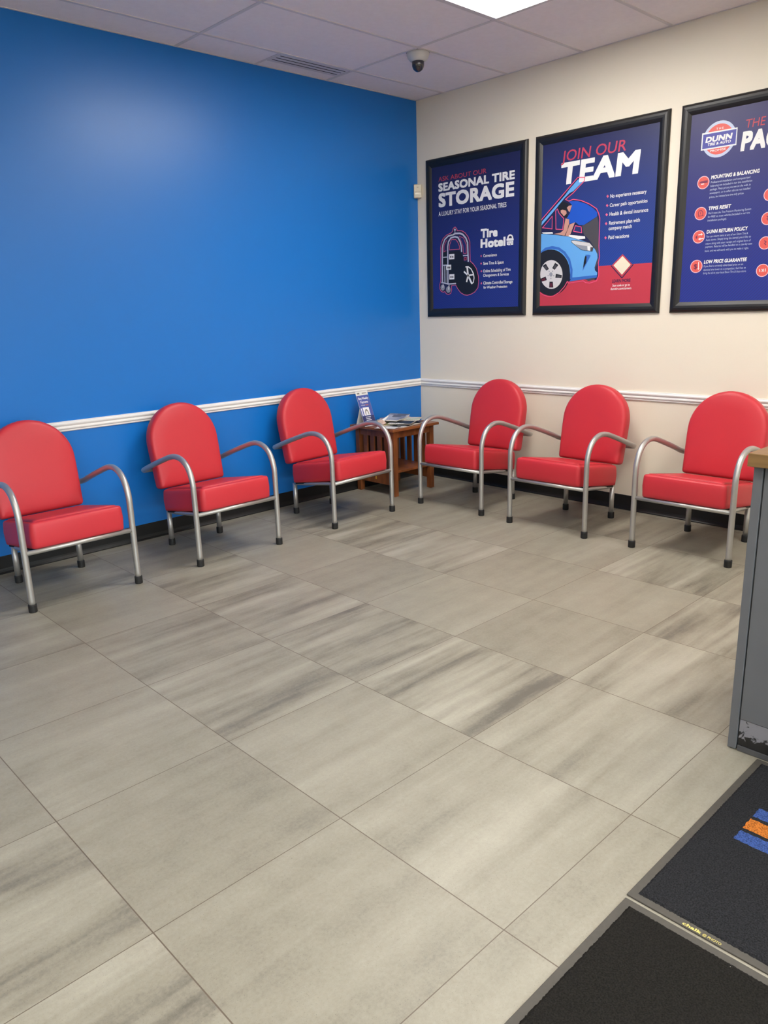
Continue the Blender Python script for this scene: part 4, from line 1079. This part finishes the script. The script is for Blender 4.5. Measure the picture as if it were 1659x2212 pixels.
sl = Vector((0, FL, FH - 0.001)); SLEN = sl.length; sd = sl.normalized(); sn = Vector((0, -sd.z, sd.y))
def on_leaf(u, v, w):
    return Vector((u, 0, 0.001)) + sd * v + sn * w
def flat_quad(b, u0, u1, v0, v1, w, mi=0):
    f = b.faces.new([b.verts.new(on_leaf(u, v, w)) for u, v in ((u0, v0), (u1, v0), (u1, v1), (u0, v1))]); f.material_index = mi
FM = [mat('flyer_blue', (72, 88, 160), rough=0.42, var=0.03), mat('flyer_white', (232, 232, 236), rough=0.45, var=0.01), mat('flyer_navy', (36, 42, 96), rough=0.42, var=0.03),
      mat('flyer_orange', (214, 120, 70), rough=0.42, var=0.03), mat('flyer_grey', (132, 126, 120), rough=0.42, var=0.03)]
b = bmesh.new()
flat_quad(b, 0.001, FW - 0.001, 0.004, SLEN - 0.034, 0.0005, 0)
flat_quad(b, 0.001, FW - 0.001, 0.010, 0.085, 0.0007, 2)
flat_quad(b, 0.030, 0.096, 0.088, 0.155, 0.0010, 1)
flat_quad(b, 0.010, 0.020, 0.088, 0.150, 0.0010, 1)
v = [b.verts.new(on_leaf(0.063 + 0.020 * math.cos(a) * (1 if a < math.pi else 1), 0.094 + (0.048 * math.sin(a) if a <= math.pi else 0), 0.0013)) for a in [math.pi * k / 12 for k in range(13)]]
f = b.faces.new(v); f.material_index = 4
v = [b.verts.new(on_leaf(0.063 + 0.012 * math.cos(a), 0.094 + 0.032 * math.sin(a), 0.0016)) for a in [math.pi * k / 12 for k in range(13)]]
f = b.faces.new(v); f.material_index = 1
def put_text(b, body, mi, place, width, cap, bold, shear=0.0, centre=None):
    vs, fs, ch = text_mesh(body, bold, shear)
    x0 = min(p.x for p in vs); x1 = max(p.x for p in vs)
    sx = width / (x1 - x0); sy = cap / ch
    up = (place(1, 0) - place(0, 0)).cross(place(0, 1) - place(0, 0)).normalized() * 0.00004
    nv = [b.verts.new(place((p.x - x0) * sx, p.y * sy) + up * p.z) for p in vs]
    for q in fs:
        try:
            f = b.faces.new([nv[i] for i in q]); f.material_index = mi
        except ValueError:
            pass
put_text(b, 'Easy Weekly', 1, lambda x, y: on_leaf(0.012 + x, 0.222 + y, 0.0010), 0.106, 0.020, 0.03)
put_text(b, 'Payments', 1, lambda x, y: on_leaf(0.026 + x, 0.192 + y, 0.0010), 0.080, 0.019, 0.03)
put_text(b, 'No Credit', 1, lambda x, y: on_leaf(0.026 + x, 0.170 + y, 0.0010), 0.036, 0.009, 0.02)
put_text(b, 'Needed', 3, lambda x, y: on_leaf(0.068 + x, 0.170 + y, 0.0010), 0.032, 0.009, 0.02)
for k in range(4):
    flat_quad(b, 0.036, 0.092 - 0.008 * (k % 2), 0.072 - k * 0.013, 0.077 - k * 0.013, 0.0010, 1)
flat_quad(b, 0.014, 0.040, SLEN - 0.024, SLEN - 0.012, 0.0008, 4)
flat_quad(b, 0.066, 0.114, SLEN - 0.021, SLEN - 0.014, 0.0008, 4)
link_mesh('printing', b, FM, front)

# ------------------------------------------------------------------ reading matter on the table
def sheet_pile(name, label, cat, x, y, z, rz, w, h, th, m, curl=0.0, bend=0.0, ripple=0.0, edge=(214, 208, 194), group='magazines on the side table'):
    """a magazine or newspaper: cover part over a block of pages; curl lifts its far right corner, bend its right edge"""
    t = thing(name, label, cat, (x, y, z), math.radians(rz), group)
    nx, ny = 14, 14
    def zoff(i, j):
        u, v = i / nx, j / ny
        return bend * max(0, u - 0.55) ** 2 * 4 + curl * max(0, u + v - 1.35) ** 2 * 2.2 + ripple * math.sin(6 * u + 2 * v) * 0.5 + ripple * 0.5
    def grid(b, z0, inset):
        rows = []
        for j in range(ny + 1):
            rows.append([b.verts.new((-w / 2 + inset + (w - 2 * inset) * i / nx, -h / 2 + inset + (h - 2 * inset) * j / ny, z0 + zoff(i, j))) for i in range(nx + 1)])
        return rows
    def solid(z0, z1, inset):
        b = bmesh.new()
        A = grid(b, z0, inset); B = grid(b, z1, inset)
        for j in range(ny):
            for i in range(nx):
                b.faces.new((B[j][i], B[j][i + 1], B[j + 1][i + 1], B[j + 1][i]))
                b.faces.new((A[j][i], A[j + 1][i], A[j + 1][i + 1], A[j][i + 1]))
        for i in range(nx):
            b.faces.new((A[0][i], A[0][i + 1], B[0][i + 1], B[0][i])); b.faces.new((A[ny][i + 1], A[ny][i], B[ny][i], B[ny][i + 1]))
        for j in range(ny):
            b.faces.new((A[j + 1][0], A[j][0], B[j][0], B[j + 1][0])); b.faces.new((A[j][nx], A[j + 1][nx], B[j + 1][nx], B[j][nx]))
        return b
    link_mesh('pages', solid(0.0, th - 0.0006, 0.001), mat('page_edges_%d_%d_%d' % edge, edge, rough=0.7, var=0.03, vscale=50.0), t)
    link_mesh('cover', solid(th - 0.0006, th, 0.0), m, t)
    return t
Z = TOPZ
sheet_pile('magazine', 'dark magazine at the bottom of the pile, against the table edge nearest the viewer', 'magazine', -0.600, -0.365, Z, 12, 0.31, 0.20, 0.005, paper_material('print_dark', (30, 30, 34), (208, 206, 200), (24, 24, 28), (150, 150, 156), 1, 16.0))
sheet_pile('magazine', 'green and yellow magazine at the left of the pile by the tent card', 'magazine', -0.655, -0.225, Z + 0.0056, -22, 0.21, 0.27, 0.005, paper_material('print_green', (118, 146, 112), (96, 128, 100), (206, 170, 96), (176, 196, 160), 3, 12.0))
sheet_pile('magazine', 'pink and tan magazine showing at the back right of the pile', 'magazine', -0.465, -0.165, Z + 0.0112, 62, 0.20, 0.26, 0.005, paper_material('print_pink', (206, 150, 138), (216, 190, 168), (190, 110, 100), (230, 214, 200), 4, 12.0))
sheet_pile('newspaper', 'black and white striped newspaper across the front of the pile', 'newspaper', -0.560, -0.340, Z + 0.0168, 30, 0.30, 0.19, 0.005, paper_material('print_news_dark', (24, 24, 28), (232, 230, 224), (30, 30, 34), (236, 234, 230), 5, 13.0, 60.0))
sheet_pile('magazine', 'pale cream magazine with a bent edge at the right of the pile', 'magazine', -0.470, -0.290, Z + 0.0224, 34, 0.17, 0.22, 0.004, paper_material('print_cream', (222, 214, 190), (228, 222, 206), (210, 160, 130), (196, 206, 176), 2, 12.0))
sheet_pile('newspaper', 'grey folded newspaper lying on top of the pile', 'newspaper', -0.560, -0.215, Z + 0.0270, 22, 0.28, 0.18, 0.007, paper_material('print_news_grey', (128, 130, 146), (186, 186, 194), (222, 222, 224), (96, 98, 112), 6, 12.0, 70.0), 0.0, 0.02, 0.003)
sheet_pile('leaflet', 'white leaflet drooping over the left edge of the wooden table', 'leaflet', -0.815, -0.395, Z, 30, 0.115, 0.17, 0.002, mat('leaflet_white', (222, 220, 214), rough=0.5, var=0.03, vscale=14.0), 0, 0, 0.004, group='papers on the side table')
# crumpled folded flyer with one raised edge
t = thing('folded_flyer', 'crumpled tan flyer with a raised white flap beside the tent card', 'leaflet', (-0.735, -0.265, TOPZ + 0.0092), math.radians(10), 'papers on the side table')
b = bmesh.new()
P = [(-0.045, -0.03, 0.0), (0.0, -0.04, 0.012), (0.04, -0.02, 0.0), (0.035, 0.035, 0.006), (-0.005, 0.03, 0.034), (-0.045, 0.035, 0.012)]
vs = [b.verts.new(p) for p in P]; c0 = b.verts.new((0.0, 0.0, 0.040))
for k in range(6):
    b.faces.new((vs[k], vs[(k + 1) % 6], c0))
link_mesh('crumpled_sheet', b, mat('tan_paper', (206, 176, 158), rough=0.6, var=0.12, vscale=30.0), t)
b = bmesh.new()
P = [(0.0, -0.01, 0.018), (0.085, 0.0, 0.052), (0.088, 0.004, 0.060), (0.0, 0.01, 0.032)]
A = [b.verts.new(p) for p in P]; B = [b.verts.new((p[0], p[1] + 0.0015, p[2])) for p in P]
b.faces.new(A); b.faces.new(list(reversed(B)))
for k in range(4):
    b.faces.new((A[k], A[(k + 1) % 4], B[(k + 1) % 4], B[k]))
link_mesh('flap', b, M_WPAPER, t)

# ================================================================== POSTERS
PC = dict(white=(232, 232, 232), offwhite=(226, 230, 232), cream=(228, 220, 196), red=(186, 62, 78), pinkred=(190, 62, 90), pink=(214, 96, 128), hotpink=(226, 84, 124), navy=(28, 30, 72), black=(22, 23, 28), tire=(27, 28, 34),
          maroon=(92, 28, 44), grey=(142, 146, 158), lightgrey=(188, 192, 208), lightgrey2=(206, 204, 206), darkgrey=(72, 70, 76), skyblue=(98, 164, 226), midblue=(52, 104, 188),
          shirt=(26, 82, 190), skin=(196, 146, 132), fieldred=(190, 58, 74), salmon=(220, 92, 84), paleblue=(190, 200, 226), logoblue=(70, 72, 160), icondark=(120, 48, 78), pinkwhite=(238, 190, 200),
          print_blue=(30, 40, 98), print_blue2=(34, 46, 104))
def pmat(c):
    return mat('ink_' + c, PC[c], rough=PRINT_ROUGH, var=0.015, vscale=9.0)
M_FRAME = mat('black_snap_frame', (15, 15, 17), rough=0.45, bump=0.04, bscale=500.0, spec=0.6)
PW, PH, FWID = 1.015, 1.237, 0.066
PRINT_W = 0.0120

def make_poster(y0, label, art, txt, top, bottom, k):
    z0 = 1.383
    t = thing('framed_poster', label, 'poster', (0, y0 - PW / 2, z0), 0, 'framed posters on the cream wall')
    W3 = lambda u, v, w: Vector((-w, PW / 2 - u, v))
    # frame: mitred convex snap-frame profile (distance from outer edge, height off the wall)
    prof = [(0.0, 0.001), (0.0, 0.010), (0.006, 0.018), (0.016, 0.024), (0.030, 0.026), (0.044, 0.024), (0.056, 0.019), (0.064, 0.0145), (FWID, 0.0132), (FWID, 0.001)]
    b = bmesh.new()
    rings = []
    for d, w in prof:
        rings.append([b.verts.new(W3(u, v, w)) for u, v in ((d, d), (PW - d, d), (PW - d, PH - d), (d, PH - d))])
    for A, B in zip(rings, rings[1:] + rings[:1]):
        for i in range(4):
            b.faces.new((A[i], A[(i + 1) % 4], B[(i + 1) % 4], B[i]))
    bmesh.ops.recalc_face_normals(b, faces=b.faces)
    link_mesh('frame', b, M_FRAME, t)
    b = bmesh.new()
    box(b, -PRINT_W, -0.001, -PW / 2 + 0.03, PW / 2 - 0.03, 0.03, PH - 0.03)
    sh = link_mesh('poster_sheet', b, print_material('poster_print_%d' % k, top, bottom, 0.06, PH - 0.06), t)
    # artwork
    names, order = [], {}
    def idx(c, lst, od):
        if c not in od:
            od[c] = len(lst); lst.append(pmat(c))
        return od[c]
    LAY = lambda n: PRINT_W + 0.0002 * n
    def clampu(u, v):
        return (min(max(u, 0.055), PW - 0.055), min(max(v, 0.055), PH - 0.055))
    keys = []
    for f in art:
        if f[0] not in keys:
            keys.append(f[0])
    for key in keys:
      names, order = [], {}
      b = bmesh.new()
      for f in [q[1:] for q in art if q[0] == key]:
        mi = idx(f[1], names, order)
        w = LAY(f[2])
        if f[0] == 'l':
            hw = f[3] / 2
            P = [Vector(p) for p in f[4]]
            closed = (P[0] - P[-1]).length < 1e-4 and len(P) > 3
            if closed:
                P = P[:-1]
            n = len(P)
            L_, R_ = [], []
            for i in range(n):
                d0 = (P[i] - P[i - 1]) if (i or closed) else (P[1] - P[0])
                d1 = (P[(i + 1) % n] - P[i]) if (i < n - 1 or closed) else (P[i] - P[i - 1])
                d0.normalize(); d1.normalize()
                n0 = Vector((-d0.y, d0.x)); n1 = Vector((-d1.y, d1.x))
                mv = n0 + n1
                if mv.length < 0.3:
                    mv = n0.copy()
                mv.normalize()
                k_ = hw / max(0.5, mv.dot(n0))
                a = clampu(*(P[i] + mv * k_)); c = clampu(*(P[i] - mv * k_))
                L_.append(b.verts.new(W3(a[0], a[1], w))); R_.append(b.verts.new(W3(c[0], c[1], w)))
            for i in range(n if closed else n - 1):
                q = b.faces.new((L_[i], R_[i], R_[(i + 1) % n], L_[(i + 1) % n])); q.material_index = mi
        else:
            if f[0] == 'c':
                pts = [(f[3] + f[5] * math.cos(2 * math.pi * i / 36), f[4] + f[5] * math.sin(2 * math.pi * i / 36)) for i in range(36)]
            else:
                pts = f[3]
            pts = [clampu(*p) for p in pts]
            vs = [b.verts.new(W3(p[0], p[1], w)) for p in pts]
            for tri in tessellate_polygon([[Vector((p[0], p[1], 0)) for p in pts]]):
                try:
                    q = b.faces.new([vs[i] for i in tri]); q.material_index = mi
                except ValueError:
                    pass
      fix_facing(b)
      link_mesh(key.split(':')[0], b, names, sh)
    for s, c, u, v, wd, cap, bold, shear, lay in txt:
        b = bmesh.new()
        put_text(b, s, 0, lambda x, y: W3(u + x, v + y, LAY(lay + 2)), wd, cap, bold, shear)
        fix_facing(b)
        link_mesh('heading' if cap > 0.034 else 'text_line', b, [pmat(c)], sh)
    return t
def fix_facing(b):
    b.normal_update()
    for f in b.faces:
        if f.normal.x > 0:
            f.normal_flip()
make_poster(-0.108, 'framed blue poster nearest the corner with a luggage cart drawing', ART_1, TXT_1, (29, 33, 76), (33, 51, 138), 1)
make_poster(-1.190, 'framed poster in the middle showing a mechanic leaning into a light blue car', ART_2, TXT_2, (34, 39, 84), (32, 72, 170), 2)
make_poster(-2.279, 'framed blue poster at the right photo edge with round salmon icons', ART_3, TXT_3, (44, 41, 94), (32, 52, 146), 3)

# ================================================================== COUNTER
M_GREY = mat('grey_laminate', GREY_RGB, rough=0.5, bump=0.05, bscale=300.0, var=0.03, vscale=8.0)
CX, CY0, CY1, CX1 = -2.575, -3.857, -5.95, -1.93
t = thing('reception_counter', 'grey reception counter at the right edge with a scuffed black base', 'counter', (CX, CY0, 0))
def cb(name, x0, x1, y0, y1, z0, z1, bev, m, par=None):
    b = bmesh.new(); box(b, x0 - CX, x1 - CX, y0 - CY0, y1 - CY0, z0, z1, bev, 2)
    return link_mesh(name, b, m, par or t)
cb('body', CX + 0.022, CX1, CY1, CY0 - 0.018, 0.0, 0.972, 0.0, M_GREY)
cb('edge_post', CX, CX1, CY0 - 0.0275, CY0, 0.004, 0.972, 0.0012, M_GREY)
cb('front_panel', CX + 0.004, CX + 0.022, CY1, CY0 - 0.0315, 0.117, 0.970, 0.001, M_GREY)

def scuff_material():
    m = bpy.data.materials.new('scuffed_black_base')
    m.use_nodes = True
    nt = m.node_tree
    L = nt.links.new
    b = nt.nodes['Principled BSDF']
    tc = N(nt, 'ShaderNodeTexCoord')
    sp = N(nt, 'ShaderNodeSeparateXYZ'); L(tc.outputs['Object'], sp.inputs[0])
    n = N(nt, 'ShaderNodeTexNoise'); n.inputs['Scale'].default_value = 34.0; n.inputs['Detail'].default_value = 4; n.inputs['Distortion'].default_value = 1.2
    L(tc.outputs['Object'], n.inputs['Vector'])
    # torn adhesive-grey patch along the upper two thirds
    h = N(nt, 'ShaderNodeMapRange'); h.inputs[1].default_value = 0.025; h.inputs[2].default_value = 0.075; h.inputs[3].default_value = -0.30; h.inputs[4].default_value = 0.13
    L(sp.outputs[2], h.inputs[0])
    f = math_node(nt, 'ADD', n.outputs['Fac'], h.outputs[0])
    cr = N(nt, 'ShaderNodeValToRGB')
    cr.color_ramp.elements[0].position = 0.47; cr.color_ramp.elements[0].color = lin((26, 26, 28))
    cr.color_ramp.elements[1].position = 0.53; cr.color_ramp.elements[1].color = lin((128, 127, 134))
    L(f, cr.inputs['Fac']); L(cr.outputs['Color'], b.inputs['Base Color'])
    b.inputs['Roughness'].default_value = 0.4
    return m
o = cb('kick_plate', CX + 0.006, CX + 0.022, CY1, CY0 - 0.0315, 0.0, 0.115, 0.0, scuff_material()); o['label'] = 'black base with torn silver scuffs'
cb('toe_strip', CX + 0.0005, CX + 0.006, CY1, CY0 - 0.0315, 0.002, 0.020, 0.0005, mat('charcoal_strip', (74, 74, 76), rough=0.5, var=0.1, vscale=40.0))
b = bmesh.new(); box(b, CX - 0.026, CX1 + 0.02, CY1, CY0 + 0.012, 0.972, 1.013, 0.002, 2)
o = link_mesh('countertop', b, wood_material('oak_laminate', (112, 84, 48), (140, 108, 66), (60, 4, 60), 0.35))
tag(o, 'wood grain countertop lying on the grey reception counter', 'countertop')

# ================================================================== DOORMATS
M_MRUB = mat('grey_rubber_border', (70, 66, 59), rough=0.6, var=0.08, vscale=60.0, bump=0.1, bscale=200.0)
MAT_C = mat_carpet('charcoal_carpet', (35, 35, 37), (140, 138, 132))
MAT_C2 = mat_carpet('black_carpet', (28, 26, 23), (140, 136, 128))
def doormat(label, x0, x1, y0, y1, m):
    cx, cy = (x0 + x1) / 2, (y0 + y1) / 2
    t = thing('doormat', label, 'doormat', (cx, cy, 0), 0, 'doormats')
    b = bmesh.new()
    z = 0.0045
    for d0, d1, za, zb in ((0.0, 0.003, 0.0, z),):
        o_ = [(x0 - cx, y0 - cy), (x1 - cx, y0 - cy), (x1 - cx, y1 - cy), (x0 - cx, y1 - cy)]
    box(b, x0 - cx, x1 - cx, y0 - cy, y1 - cy, 0.0, z, 0.002, 2)
    link_mesh('rubber_border', b, M_MRUB, t)
    b = bmesh.new()
    e = 0.020
    # carpet field with a softly ragged edge
    ring_lo, ring_hi, ring_in = [], [], []
    def edge_pts(i):
        a, c, d, f = x0 - cx + i, x1 - cx - i, y0 - cy + i, y1 - cy - i
        P = []
        n = 420
        for k in range(n): P.append((a + (c - a) * k / n, d))
        for k in range(n): P.append((c, d + (f - d) * k / n))
        for k in range(n): P.append((c - (c - a) * k / n, f))
        for k in range(n): P.append((a, f - (f - d) * k / n))
        return P
    rnd = random.Random(3)
    for (px, py), (qx, qy) in zip(edge_pts(e), edge_pts(e + 0.008)):
        j = rnd.uniform(-0.0016, 0.0016)
        ring_lo.append(b.verts.new((px + j, py + rnd.uniform(-0.0016, 0.0016), z - 0.001)))
        ring_hi.append(b.verts.new((qx, qy, 0.0085)))
    n = len(ring_lo)
    for k in range(n):
        b.faces.new((ring_lo[k], ring_lo[(k + 1) % n], ring_hi[(k + 1) % n], ring_hi[k]))
    b.faces.new(ring_hi)
    pile = link_mesh('carpet_pile', b, m, t)
    return t, pile, cx, cy
t, pile, cx, cy = doormat('charcoal doormat with blue and orange stripes, against the counter', -3.4235, -2.583, -5.40, -3.958, MAT_C)
M_SB = mat_carpet('blue_carpet', (54, 76, 130), (54, 76, 130)); M_SO = mat_carpet('orange_carpet', (174, 102, 40), (174, 102, 40))
for x0, x1, m, lb in ((-3.031, -2.983, M_SB, 'blue stripe'), (-2.968, -2.912, M_SO, 'orange stripe'), (-2.897, -2.847, M_SB, 'blue stripe')):
    b = bmesh.new(); rnd = random.Random(int(x0 * -1000))
    A = []; n = 120; ya, yb = -4.066, -4.95
    for k in range(n + 1): A.append((x0 + rnd.uniform(-0.0018, 0.0018), ya + (yb - ya) * k / n))
    for k in range(1, 8): A.append((x0 + (x1 - x0) * k / 8, yb))
    for k in range(n + 1): A.append((x1 + rnd.uniform(-0.0018, 0.0018), yb + (ya - yb) * k / n))
    for k in range(1, 8): A.append((x1 + (x0 - x1) * k / 8, ya + rnd.uniform(-0.002, 0.002)))
    b.faces.new([b.verts.new((px - cx, py - cy, 0.0089)) for px, py in A])
    fz = list(b.faces)[0]; b.normal_update()
    if fz.normal.z < 0: fz.normal_flip()
    o = link_mesh('stripe', b, m, pile); o['label'] = lb
b = bmesh.new()
pl_ = lambda x, y: Vector((-3.4200 + y - cx, -4.1035 - x - cy, 0.0050))
put_text(b, 'chalk', 0, pl_, 0.046, 0.0105, 0.04)
put_text(b, '@ PHOTO', 0, lambda x, y: pl_(x + 0.050, y), 0.044, 0.0075, 0.01)
b.normal_update()
for f in b.faces:
    if f.normal.z < 0: f.normal_flip()
o = link_mesh('lettering', b, mat('mat_yellow_print', (206, 192, 108), rough=0.6, var=0.05, vscale=90.0), t); o['label'] = 'pale yellow lettering on the rubber border'
doormat('plain black doormat in the bottom right corner of the photo', -5.30, -3.4345, -5.20, -3.962, MAT_C2)
